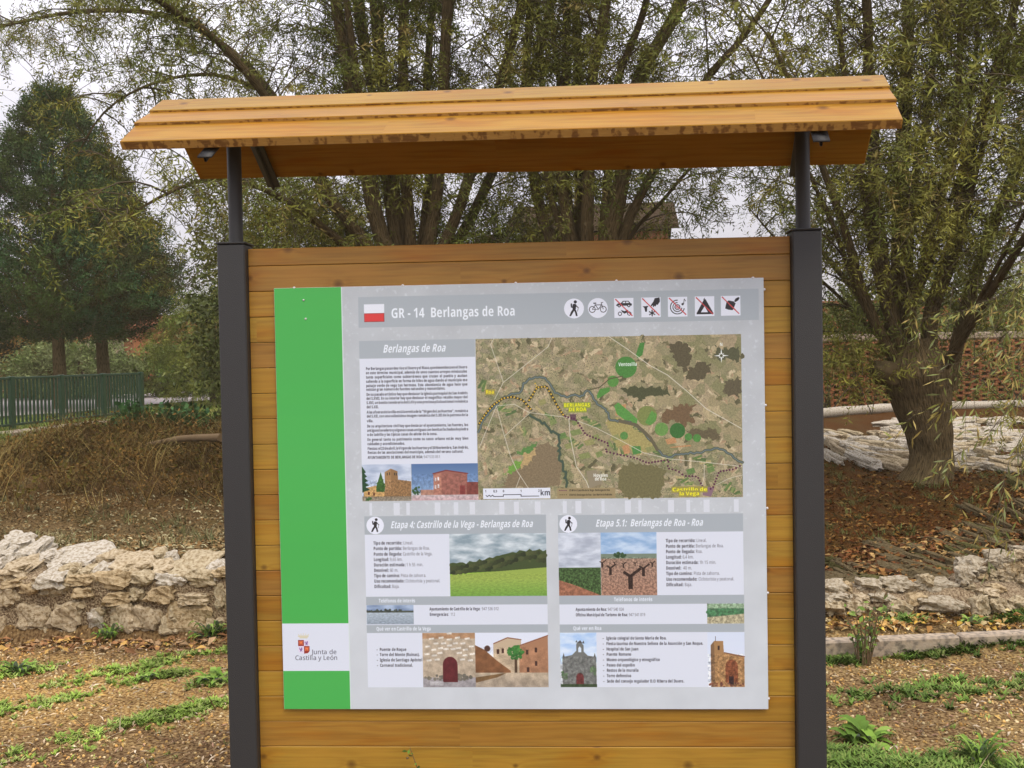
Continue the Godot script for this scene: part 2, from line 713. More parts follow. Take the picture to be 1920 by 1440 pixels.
func build_left_wall():
	for s in 12: rocks.append(rock(100 + s, 5, [2.8, 4.0, 6.0, 3.2][s % 4], 0.28, true))
	var tones := [M.stone_pale, M.stone_tan, M.stone_ochre, M.stone_grey]
	var w := thing("rubble_wall", "low pale limestone rubble wall with sloping top left of the sign", "stone wall", Vector3.ZERO)
	part("mortar", bumpy_block(-5.0, -0.25, fine_profile([[-2.86, -0.15], [-2.84, 0.0], [-2.85, 0.33], [-2.92, 0.355], [-3.12, 0.40], [-3.2, 0.2]], 0.05), 0.06, 0.022), M.mortar, w)
	var front := [[-3.01, 0.12, 0.17, 0.17, 1], [-2.80, 0.13, 0.17, 0.13, 1], [-2.63, 0.10, 0.09, 0.13, 0], [-2.47, 0.11, 0.13, 0.15, 1], [-2.33, 0.11, 0.15, 0.16, 1], [-2.05, 0.11, 0.23, 0.14, 2], [-3.21, 0.06, 0.07, 0.12, 1], [-2.18, 0.07, 0.08, 0.09, 3], [-2.14, 0.15, 0.07, 0.06, 3], [-3.16, 0.24, 0.11, 0.11, 1], [-3.03, 0.29, 0.11, 0.07, 2], [-2.88, 0.29, 0.16, 0.09, 3], [-2.69, 0.26, 0.09, 0.05, 2], [-2.50, 0.22, 0.13, 0.06, 2], [-2.38, 0.25, 0.07, 0.07, 3], [-2.23, 0.25, 0.15, 0.08, 2], [-2.05, 0.22, 0.16, 0.06, 1], [-1.88, 0.23, 0.08, 0.13, 3], [-2.73, 0.19, 0.08, 0.05, 3], [-2.94, 0.05, 0.09, 0.06, 3], [-3.12, 0.32, 0.10, 0.04, 2], [-2.73, 0.33, 0.13, 0.05, 2], [-2.53, 0.33, 0.22, 0.09, 2], [-2.35, 0.34, 0.11, 0.07, 3], [-2.19, 0.33, 0.15, 0.06, 0], [-2.00, 0.34, 0.18, 0.08, 3], [-1.88, 0.37, 0.10, 0.05, 2], [-2.95, 0.33, 0.11, 0.05, 1], [-2.61, 0.15, 0.06, 0.06, 3], [-1.91, 0.06, 0.09, 0.09, 1]]
	for s in front:
		stone_at(w, tones[s[4]], V(s[0], s[1], -2.872), V(s[2] * 1.16, s[3] * 1.16, rf(0.08, 0.13)))
	var slope := Basis.from_euler(Vector3(0.24, 0, 0))
	var top := [[-3.37, 0.48, -3.35, 0.16, 0.19, 0], [-3.35, 0.45, -3.21, 0.10, 0.19, 0], [-3.29, 0.40, -3.02, 0.07, 0.23, 0], [-3.15, 0.40, -3.01, 0.17, 0.28, 1], [-3.19, 0.46, -3.27, 0.12, 0.22, 0], [-3.04, 0.43, -3.12, 0.10, 0.14, 0], [-2.86, 0.43, -3.15, 0.28, 0.29, 0], [-2.88, 0.37, -2.89, 0.13, 0.19, 0], [-2.82, 0.39, -2.95, 0.09, 0.15, 3], [-2.72, 0.38, -2.94, 0.07, 0.14, 3], [-2.62, 0.38, -2.93, 0.09, 0.14, 0], [-2.64, 0.43, -3.12, 0.13, 0.11, 1], [-2.46, 0.41, -3.03, 0.20, 0.28, 1], [-2.26, 0.39, -2.98, 0.13, 0.16, 1], [-2.09, 0.40, -3.00, 0.23, 0.25, 3], [-1.93, 0.39, -2.97, 0.09, 0.19, 0], [-2.26, 0.42, -3.08, 0.07, 0.07, 0], [-2.49, 0.38, -2.93, 0.09, 0.12, 3], [-3.20, 0.37, -2.87, 0.08, 0.09, 1], [-2.37, 0.43, -3.14, 0.08, 0.10, 3]]
	for s in top:
		stone_at(w, tones[s[5]], V(s[0], s[1] - 0.02, s[2]), V(s[3] * 1.15, rf(0.07, 0.1), s[4] * 1.1), slope)
	for x in [-3.45, -3.65, -3.85, -4.05, -4.3, -4.5, -4.75, -1.72, -1.5, -1.3, -1.05, -0.85, -0.6, -0.4]:
		for y in [0.1, 0.23, 0.33]:
			stone_at(w, tones[rng.randi() % 4], V(x + rf(-0.05, 0.05), y, -2.868), V(rf(0.12, 0.2), rf(0.07, 0.12), 0.11))
		for z in [-2.97, -3.2]:
			stone_at(w, tones[rng.randi() % 2 * 3], V(x + rf(-0.05, 0.05), 0.36 - (z + 2.9) * 0.24, z), V(rf(0.12, 0.22), 0.09, rf(0.14, 0.24)), slope)


func build_right_walls():
	var tones := [M.stone_worn, M.stone_tan, M.stone_ochre, M.stone_grey]
	var w := thing("stone_edging", "low broken limestone edging two courses high behind the concrete kerb", "stone wall", Vector3.ZERO)
	part("mortar", bumpy_block(0.3, 3.7, fine_profile([[-2.93, -0.1], [-2.93, 0.12], [-2.97, 0.175], [-3.04, 0.215], [-3.17, 0.22], [-3.2, -0.1]], 0.04), 0.05, 0.03), M.mortar, w)
	var list := [[1.68, 0.22, 0.13, 0.05, 0], [1.76, 0.22, 0.04, 0.04, 2], [1.89, 0.23, 0.13, 0.05, 0], [2.05, 0.23, 0.16, 0.05, 0], [2.21, 0.26, 0.07, 0.04, 3], [2.27, 0.22, 0.20, 0.04, 0], [2.45, 0.22, 0.07, 0.02, 3], [2.43, 0.28, 0.07, 0.06, 0], [1.69, 0.18, 0.14, 0.03, 0], [1.82, 0.18, 0.07, 0.02, 1], [1.93, 0.18, 0.12, 0.03, 0], [2.12, 0.17, 0.10, 0.04, 2], [2.25, 0.15, 0.23, 0.05, 0], [2.47, 0.14, 0.09, 0.07, 3], [2.56, 0.14, 0.08, 0.06, 3], [2.61, 0.13, 0.06, 0.04, 3], [2.69, 0.14, 0.11, 0.06, 3], [2.53, 0.20, 0.10, 0.03, 1], [2.62, 0.21, 0.08, 0.02, 2], [2.02, 0.13, 0.12, 0.06, 3], [1.66, 0.13, 0.09, 0.06, 3], [1.78, 0.13, 0.11, 0.05, 3]]
	for s in list:
		var z := -3.07 if s[1] > 0.205 else (-2.99 if s[1] > 0.16 else -2.94)
		stone_at(w, tones[s[4]], V(s[0], s[1] - 0.005, z), V(s[2] * 1.12, s[3] * 1.35 + 0.012, rf(0.11, 0.15)))
	for x in [0.45, 0.62, 0.8, 1.0, 1.2, 1.38, 1.54, 2.85, 3.05, 3.25, 3.45]:
		stone_at(w, tones[rng.randi() % 4], V(x, 0.22, -3.06), V(0.17, 0.07, 0.14))
		stone_at(w, tones[3], V(x + 0.05, 0.14, -2.95), V(0.15, 0.07, 0.12))
	# wing wall that climbs to the right from the edging
	var wing := thing("wing_wall", "rising mortared stone wall end at right, its crest stepping up", "stone wall", Vector3.ZERO)
	var st := begin()
	st.set_smooth_group(-1)
	var crest := [[2.5, 0.2], [2.6, 0.27], [2.68, 0.315], [2.76, 0.335], [2.86, 0.365], [3.1, 0.42], [3.6, 0.5], [4.2, 0.52]]
	for i in crest.size() - 1:
		var a = crest[i]
		var b = crest[i + 1]
		var zf := -3.31
		poly(st, [V(a[0], -0.2, zf), V(b[0], -0.2, zf), V(b[0], b[1], zf), V(a[0], a[1], zf)], Vector3(0, 0, 1))
		poly(st, [V(a[0], a[1], zf), V(b[0], b[1], zf), V(b[0], b[1] - 0.03, zf - 0.2), V(a[0], a[1] - 0.03, zf - 0.2)], Vector3.UP)
		poly(st, [V(a[0], -1.6, zf - 0.3), V(b[0], -1.6, zf - 0.3), V(b[0], b[1] - 0.03, zf - 0.2), V(a[0], a[1] - 0.03, zf - 0.2)], Vector3(0, 0, -1))
	poly(st, [V(2.5, -0.2, -3.31), V(2.5, 0.2, -3.31), V(2.5, 0.17, -3.51), V(2.5, -1.6, -3.61)], Vector3(-1, 0, 0))
	part("mortar", done(st), M.mortar, wing)
	var ws := [[2.63, 0.21, 0.07, 0.06, 2], [2.69, 0.30, 0.05, 0.05, 0], [2.72, 0.31, 0.06, 0.06, 0], [2.79, 0.33, 0.10, 0.05, 0], [2.63, 0.27, 0.06, 0.03, 0], [2.76, 0.25, 0.08, 0.08, 1], [2.82, 0.27, 0.08, 0.10, 2], [2.78, 0.20, 0.07, 0.05, 1], [2.83, 0.13, 0.06, 0.04, 2], [2.77, 0.15, 0.05, 0.05, 1], [2.85, 0.20, 0.06, 0.07, 1], [2.70, 0.24, 0.06, 0.05, 3], [2.85, 0.35, 0.08, 0.05, 1], [2.69, 0.19, 0.07, 0.05, 3], [2.56, 0.2, 0.08, 0.07, 0], [2.58, 0.25, 0.06, 0.05, 0]]
	for s in ws:
		stone_at(wing, tones[s[4]], V(s[0], s[1], -3.32), V(s[2] * 1.1, s[3] * 1.1, 0.07))
	for x in [2.96, 3.08, 3.2, 3.35, 3.5, 3.7, 3.9]:
		for y in [0.1, 0.2, 0.3, 0.39]:
			stone_at(wing, tones[rng.randi() % 4], V(x, y, -3.32), V(0.11, 0.08, 0.07))
	for i in 9:
		var x := 2.6 + i * 0.17
		stone_at(wing, tones[0], V(x, lerpf(0.26, 0.43, clampf(i / 5.0, 0, 1)) + 0.01, -3.41), V(0.16, 0.09, 0.2))
	# concrete kerb of three lengths
	var runs := [[V(0.35, 0, -2.24), V(1.28, 0, -2.34)], [V(1.29, 0, -2.341), V(2.18, 0, -2.462)], [V(2.19, 0, -2.464), V(3.35, 0, -2.64)]]
	var kl := ["concrete kerb length just right of the sign's right post", "middle concrete kerb length in front of the stone edging", "concrete kerb length running off the right of the view"]
	for i in 3:
		var a: Vector3 = runs[i][0]
		var b: Vector3 = runs[i][1]
		var k := single("kerb", box_mesh(V(a.distance_to(b) - 0.008, 0.22, 0.085), 0.009), M.concrete, kl[i], "kerb", "kerb lengths right of the sign")
		k.position = (a + b) * 0.5 + V(0, -0.018, -0.04)
		k.rotation.y = atan2(-(b.z - a.z), b.x - a.x)


func slabs(parent: Node, count: int, where: Callable, lengths: Vector2, widths: Vector2, heading: float, thick := 0.07, tones := []):
	# flat stones pitched into the bank, long side down the slope
	for i in count:
		var p: Vector2 = where.call(i)
		var e := 0.15
		var h := ground_height(p.x, p.y)
		var gx := (ground_height(p.x + e, p.y) - ground_height(p.x - e, p.y)) / (2 * e)
		var gz := (ground_height(p.x, p.y + e) - ground_height(p.x, p.y - e)) / (2 * e)
		var up := Vector3(-gx, 1, -gz).normalized()
		var dirv := Vector3(cos(heading + rf(-0.1, 0.1)), 0, sin(heading + rf(-0.1, 0.1)))
		var x := (dirv - up * up.dot(dirv)).normalized()
		var b := Basis(x, up, x.cross(up)) * Basis.from_euler(Vector3(rf(-0.12, 0.12), 0, rf(-0.06, 0.06)))
		b = b * Basis.from_scale(V(rf(lengths.x, lengths.y), thick, rf(widths.x, widths.y)))
		part("stone", rocks[rng.randi() % rocks.size()], tones[rng.randi() % tones.size()], parent, Transform3D(b, V(p.x, h + thick * 0.3, p.y)))


func build_far_right():
	# pitched stones of the near bank, half buried in leaves
	var lower := thing("stone_pitching", "stone pitching sunk in red leaves, slanting down to the wing wall", "stone paving", V(4, 0, -7))
	lower.position = Vector3.ZERO
	slabs(lower, 160, func(i):
		var u := rf(0, 1)
		var v := rf(0, 1)
		return Vector2(lerpf(2.0, 6.2, u), lerpf(lerpf(-5.6, -9.9, u), -4.5 - 1.2 * u, v)), Vector2(0.25, 0.75), Vector2(0.03, 0.11), 1.3, 0.085, [M.stone_dark, M.stone_dark, M.stone_dark, M.stone_moss])
	var left := thing("stone_pitching", "whitish stone pitching left of the big right willow's trunk", "stone paving", Vector3.ZERO)
	slabs(left, 210, func(i):
		return Vector2(rf(3.1, 6.2), rf(-10.4, -15.0)), Vector2(0.3, 0.7), Vector2(0.06, 0.16), 1.1, 0.12, [M.stone_pale, M.stone_pale, M.stone_grey, M.stone_tan])
	var right := thing("stone_pitching", "whitish stone pitching right of the big right willow's trunk", "stone paving", Vector3.ZERO)
	slabs(right, 240, func(i):
		return Vector2(rf(5.9, 10.0), rf(-12.2, -17.0)), Vector2(0.2, 0.5), Vector2(0.1, 0.24), 0.2, 0.12, [M.stone_pale, M.stone_pale, M.stone_pale, M.stone_grey])
	# curved pale kerb above the pitching
	var st := begin()
	var pts := smooth_path([V(3.6, 0.3, -16.0), V(4.6, 0.32, -17.4), V(5.6, 0.34, -18.4), V(7.4, 0.35, -19.4), V(10.5, 0.35, -20.0), V(16, 0.35, -20.4)], 24)
	var radii := []
	for p in pts: radii.append(0.11)
	tube(st, pts, radii, 6, 0.3)
	single("curved_kerb", done(st), M.stone_pale, "pale curved stone kerb along the foot of the brick lattice", "kerb")
	# brick lattice revetment
	var lat := thing("brick_lattice_wall", "red brick lattice wall overgrown with green behind the right willow", "brick wall", V(6, 0.3, -21.0))
	part("backing", box_mesh(V(22.0, 1.5, 0.3), 0.02), M.brick_dark, lat, Transform3D(Basis(), V(6.0, 0.75, -0.36)))
	var bm := box_mesh(V(0.25, 0.055, 0.14), 0.006)
	var rest := []
	var tints := []
	var count := 0
	for row in 24:
		for i in 40:
			var at := V(-3.0 + i * 0.37 + (row % 2) * 0.185, 0.03 + row * 0.062, rf(-0.01, 0.01))
			if count < 300 and at.x > -1.4 and at.x < 5.2 and row > 3 and row < 22:
				part("brick", bm, M.brick, lat, Transform3D(Basis.from_euler(V(0, rf(-0.05, 0.05), 0)), at))
				count += 1
			else:
				rest.append(Transform3D(Basis(), at))
				tints.append(Color.WHITE)
	scatter("more_bricks", bm, M.brick, rest, tints, lat)
	part("coping", box_mesh(V(22.0, 0.16, 0.5), 0.02), M.concrete, lat, Transform3D(Basis(), V(6.0, 1.59, -0.3)))
	# terrace wall behind it
	var tw := thing("terrace_wall", "long reddish brick wall standing behind the pale coping at right", "brick wall", V(10, 0.3, -27))
	part("wall", box_mesh(V(26, 2.6, 0.4), 0.02), M.brick, tw, Transform3D(Basis(), V(2, 1.3, 0)))
	part("coping", box_mesh(V(26.2, 0.12, 0.55), 0.02), M.roof_tile, tw, Transform3D(Basis(), V(2, 2.66, 0)))


# ------------------------------------------------------------------ railing, street, houses
func build_fence():
	var a := V(-11.45, 0.28, -14.1)
	var b := V(-10.45, 0.28, -22.15)
	var along_z := (b - a).normalized()
	var length := a.distance_to(b)
	var f := thing("railing", "dark green steel railing with upright bars beside the street", "railing", a)
	var turn := Basis(Vector3.UP, atan2(-along_z.z, along_z.x))
	var bar := begin()
	tube(bar, [V(0, 0.13, 0), V(0, 1.04, 0)], [0.025, 0.025], 6)
	var bar_mesh := done(bar)
	var post := box_mesh(V(0.13, 1.16, 0.09), 0.008)
	var posts := []
	for z in [-14.2, -15.7, -17.2, -18.85, -20.45, -22.1]:
		posts.append((z - a.z) / along_z.z)
	for s in posts:
		part("post", post, M.fence_green, f, Transform3D(turn, along_z * s + V(0, 0.52, 0)))
	for k in posts.size() - 1:
		var s0: float = posts[k] + 0.065
		var s1: float = posts[k + 1] - 0.065
		for y in [1.06, 0.12]:
			part("rail", box_mesh(V(s1 - s0, 0.05, 0.05), 0.006), M.fence_green, f, Transform3D(turn, along_z * (s0 + s1) * 0.5 + V(0, y, 0)))
		var n := int((s1 - s0) / 0.12)
		for i in range(1, n):
			part("bar", bar_mesh, M.fence_green, f, Transform3D(turn, along_z * lerpf(s0, s1, float(i) / n)))
	# concrete edging at the top of the bank
	var e := single("concrete_edging", null, M.concrete, "worn concrete edging along the foot of the green railing", "edging")
	var st := begin()
	st.set_smooth_group(-1)
	var n := 26
	var row := []
	for i in n + 1:
		var t := float(i) / n
		var c := V(lerpf(-10.75, -9.85, t), 0, lerpf(-13.0, -22.2, t))
		var k := bumps.get_noise_2d(t * 30.0, 4.0) * 0.07
		row.append([c + V(-0.3, 0.335 + k * 0.2, -0.04), c + V(0.16 + k, 0.325 + k * 0.3, 0.02), c + V(0.17 + k, -0.25, 0.02)])
	for i in n:
		poly(st, [row[i][0], row[i + 1][0], row[i + 1][1], row[i][1]], Vector3.UP)
		poly(st, [row[i][1], row[i + 1][1], row[i + 1][2], row[i][2]], Vector3(1, 0, 0.2))
		poly(st, [row[i][0], row[i + 1][0], row[i + 1][0] + V(0, -0.5, 0), row[i][0] + V(0, -0.5, 0)], Vector3(-1, 0, 0))
	poly(st, [row[n][0], row[n][1], row[n][2], row[n][0] + V(0, -0.5, 0)], Vector3(0, 0, -1))
	poly(st, [row[0][0], row[0][1], row[0][2], row[0][0] + V(0, -0.5, 0)], Vector3(0, 0, 1))
	e.mesh = done(st)
	# fallen branch on the bank
	st = begin()
	var p := smooth_path([V(-5.2, 0.42, -12.6), V(-6.1, 0.36, -13.4), V(-6.9, 0.22, -13.9), V(-7.6, 0.05, -14.3)], 10)
	var r := []
	for i in p.size(): r.append(lerpf(0.07, 0.03, float(i) / 10))
	tube(st, p, r, 7, 0.3, 2.0, true)
	single("fallen_branch", done(st), M.dry_twig, "bare fallen branch lying on the bank left of the sign", "branch")


func wall_with_openings(parent: Node, m: Material, size: Vector3, windows: Array):
	# box house body whose front (+z) has real recessed windows: [x, y, w, h] from its middle foot
	part("wall", box_mesh(size, 0.02), m, parent, Transform3D(Basis(), V(0, size.y * 0.5, 0)))
	for w in windows:
		var f := part("window", box_mesh(V(w[2] + 0.16, w[3] + 0.16, 0.08), 0.01), M.cream_wall, parent, Transform3D(Basis(), V(w[0], w[1], size.z * 0.5 + 0.03)))
		part("pane", box_mesh(V(w[2], w[3], 0.03), 0.004), M.window_glass, f, Transform3D(Basis(), V(0, 0, 0.035)))
		part("sill", box_mesh(V(w[2] + 0.24, 0.06, 0.14), 0.01), M.concrete, f, Transform3D(Basis(), V(0, -w[3] * 0.5 - 0.1, 0.06)))


func gable_roof(size: Vector3, over: float) -> ArrayMesh:
	# ridge along x; size.x long, size.z deep, size.y high
	var st := begin()
	st.set_smooth_group(-1)
	var hx := size.x * 0.5 + over
	var hz := size.z * 0.5 + over
	var t := 0.16
	for s in [-1.0, 1.0]:
		var e0 := V(-hx, 0, hz * s)
		var e1 := V(hx, 0, hz * s)
		var r0 := V(-hx, size.y, 0)
		var r1 := V(hx, size.y, 0)
		var d := V(0, t, 0)
		poly(st, [e0 + d, e1 + d, r1 + d, r0 + d], V(0, 1, s))
		poly(st, [e0, e1, r1, r0], V(0, -1, -s))
		poly(st, [e0, e1, e1 + d, e0 + d], V(0, 0, s))
		poly(st, [e0, r0, r0 + d, e0 + d], V(-1, 0, 0))
		poly(st, [e1, r1, r1 + d, e1 + d], V(1, 0, 0))
	return done(st)


func gable_end(w: float, h: float) -> ArrayMesh:
	var st := begin()
	st.set_smooth_group(-1)
	for s in [-0.05, 0.05]:
		poly(st, [V(s, 0, -w * 0.5), V(s, 0, w * 0.5), V(s, h, 0)], V(s, 0, 0))
	return done(st)


func build_far_left():
	# brick house whose gable shows over the shrubs
	var h := thing("brick_house", "brick house with tiled gable seen far behind the railing", "house", V(-18.4, 0.3, -47), 0.5)
	wall_with_openings(h, M.brick, V(6.0, 2.7, 7.0), [[-1.6, 1.5, 0.9, 1.1], [1.6, 1.5, 0.9, 1.1]])
	part("roof", gable_roof(V(7.0, 0.95, 6.0), 0.35), M.roof_tile, h, Transform3D(Basis(Vector3.UP, PI / 2), V(0, 2.72, 0)))
	part("gable", gable_end(5.9, 0.85), M.brick, h, Transform3D(Basis(Vector3.UP, -PI / 2), V(0, 2.71, 3.45)))
	part("chimney", box_mesh(V(0.5, 1.0, 0.5), 0.02), M.brick_dark, h, Transform3D(Basis(), V(1.2, 3.6, -1.0)))
	var c := thing("cream_house", "low cream house glimpsed between the shrubs beyond the street", "house", V(-22.5, 0.3, -49), 0.25)
	wall_with_openings(c, M.cream_wall, V(16.0, 2.5, 5.0), [[-3.0, 1.3, 0.8, 1.0], [0.0, 1.3, 0.8, 1.0], [3.0, 1.3, 0.8, 1.0], [5.6, 1.3, 0.8, 1.0]])
	part("roof", gable_roof(V(16.0, 1.1, 5.0), 0.3), M.roof_tile, c, Transform3D(Basis(), V(0, 2.52, 0)))
	# large brick house behind the middle willows
	var b := thing("tall_brick_house", "tall brick house with dark roof half hidden behind the willows", "house", V(1.3, 0.3, -36), -0.06)
	wall_with_openings(b, M.brick, V(5.2, 5.5, 7.0), [[-1.5, 4.3, 0.9, 1.2], [1.3, 4.3, 0.9, 1.2], [-1.5, 1.6, 0.9, 1.2], [1.3, 1.6, 0.9, 1.2]])
	part("roof", gable_roof(V(5.2, 1.3, 7.0), 0.35), M.dark_tile, b, Transform3D(Basis(), V(0, 5.52, 0)))
	# a parked car beyond the railing
	var car := thing("parked_car", "blue grey car parked beyond the end of the railing", "car", V(-16.4, 0.37, -43.5), 0.15)
	var st := begin()
	st.set_smooth_group(-1)
	var prof := [V(-2.05, 0.35, 0), V(-2.1, 0.75, 0), V(-1.95, 0.92, 0), V(-1.0, 1.0, 0), V(-0.35, 1.42, 0), V(1.1, 1.45, 0), V(1.75, 1.0, 0), V(2.05, 0.9, 0), V(2.1, 0.4, 0), V(1.9, 0.28, 0), V(-1.9, 0.28, 0)]
	for i in prof.size():
		var p: Vector3 = prof[i]
		var q: Vector3 = prof[(i + 1) % prof.size()]
		var ip := 0.68 if p.y > 1.2 else 0.82
		var iq := 0.68 if q.y > 1.2 else 0.82
		poly(st, [p + V(0, 0, -ip), q + V(0, 0, -iq), q + V(0, 0, iq), p + V(0, 0, ip)], (p + q) * 0.5 - V(0, 0.8, 0))
	for s in [-1.0, 1.0]:
		for i in range(1, prof.size() - 1):
			var q := []
			for k in [0, i, i + 1]: q.append(prof[k] + V(0, 0, s * (0.68 if prof[k].y > 1.2 else 0.82)))
			poly(st, q, V(0, 0, s))
	part("body", done(st), M.car_paint, car)
	for x in [-0.35, 0.55]:
		part("window", box_mesh(V(0.75, 0.34, 0.03), 0.004), M.window_glass, car, Transform3D(Basis.from_euler(V(-0.3, 0, 0)), V(x + 0.1, 1.2, 0.765)))
	for x in [-1.3, 1.3]:
		for z in [-0.78, 0.78]:
			var wst := begin()
			tube(wst, [V(0, 0, -0.1), V(0, 0, 0.1)], [0.31, 0.31], 16, 0.0, 1.0, true)
			part("wheel", done(wst), M.tyre, car, Transform3D(Basis(), V(x, 0.31, z)))


# ------------------------------------------------------------------ trees
func leaf_blade(st: SurfaceTool, at: Vector3, d: Vector3, side: Vector3, l: float, w: float, droop := 0.25, tint := Color.WHITE):
	# narrow pointed leaf: two halves folded along the midrib, bent once
	var n := d.cross(side).normalized()
	var mid := at + d * l * 0.5 + V(0, -droop * l * 0.12, 0) + n * w * 0.15
	var tip := at + d * l + V(0, -droop * l * 0.5, 0)
	st.set_color(tint)
	for v in [at, mid + side * w * 0.5, mid, at, mid, mid - side * w * 0.5, mid + side * w * 0.5, tip, mid, mid, tip, mid - side * w * 0.5]:
		st.add_vertex(v)


func leaf_diamond(st: SurfaceTool, at: Vector3, d: Vector3, side: Vector3, l: float, w: float, tint := Color.WHITE):
	var m := at + d * l * 0.45
	st.set_color(tint)
	for v in [at, m + side * w * 0.5, at + d * l, at, at + d * l, m - side * w * 0.5]:
		st.add_vertex(v)


func rand_dir(r: RandomNumberGenerator) -> Vector3:
	var v := Vector3(r.randfn(), r.randfn(), r.randfn())
	return v.normalized()


func willow_spray(s: int, count: int, length: float, leaf: float, width: float) -> ArrayMesh:
	# leafy twig along +y
	var r := RandomNumberGenerator.new()
	r.seed = s
	var st := begin()
	st.set_smooth_group(-1)
	var bend := V(r.randf_range(-0.12, 0.12), 0, r.randf_range(-0.12, 0.12))
	for k in 3:                                  # twig: a three-sided sliver
		var a := TAU * k / 3
		var b := TAU * (k + 1) / 3
		st.set_color(Color(0.55, 0.42, 0.35))
		for v in [V(cos(a), 0, sin(a)) * 0.003, V(cos(b), 0, sin(b)) * 0.003, V(0, length, 0) + bend * length * 2.0]:
			st.add_vertex(v)
	for i in count:
		var t := (i + 0.6) / count
		var at := V(0, length * t, 0) + bend * length * 2.0 * t * t
		var az := i * 2.4 + r.randf_range(-0.5, 0.5)
		var out := V(cos(az), r.randf_range(0.35, 1.1), sin(az)).normalized()
		var side := out.cross(rand_dir(r)).normalized()
		var k := r.randf_range(0.75, 1.2)
		leaf_diamond(st, at, out, side, leaf * k * (1.05 - 0.35 * t), width * k, grey(r.randf_range(0.75, 1.2)))
	return done(st)


func toward(d: Vector3, roll: float, s: float) -> Basis:
	return frame_along(d) * Basis(Vector3.UP, roll) * Basis.from_scale(Vector3.ONE * s)


func willow_tint(p: Vector3, r: RandomNumberGenerator, warm: float) -> Color:
	# olive, with greener and greyer stretches
	var n := bumps.get_noise_3d(p.x * 0.8, p.y * 0.8, p.z * 0.8)
	var c := Color(0.11, 0.13, 0.02).lerp(Color(0.18, 0.17, 0.027), clampf(0.5 + n + warm, 0.0, 1.0))
	c = c.lerp(Color(0.085, 0.125, 0.022), clampf(bumps.get_noise_3d(p.x * 0.6 + 31.0, p.y * 0.6, p.z * 0.6) * 1.6, 0.0, 0.7))
	c = c.lerp(Color(0.105, 0.112, 0.045), r.randf() * 0.35)
	if r.randf() < 0.05: c = Color(0.2, 0.16, 0.05)
	var k := r.randf_range(0.95, 1.55) * (1.0 + 0.35 * n)
	return Color(c.r * k, c.g * k, c.b * k)


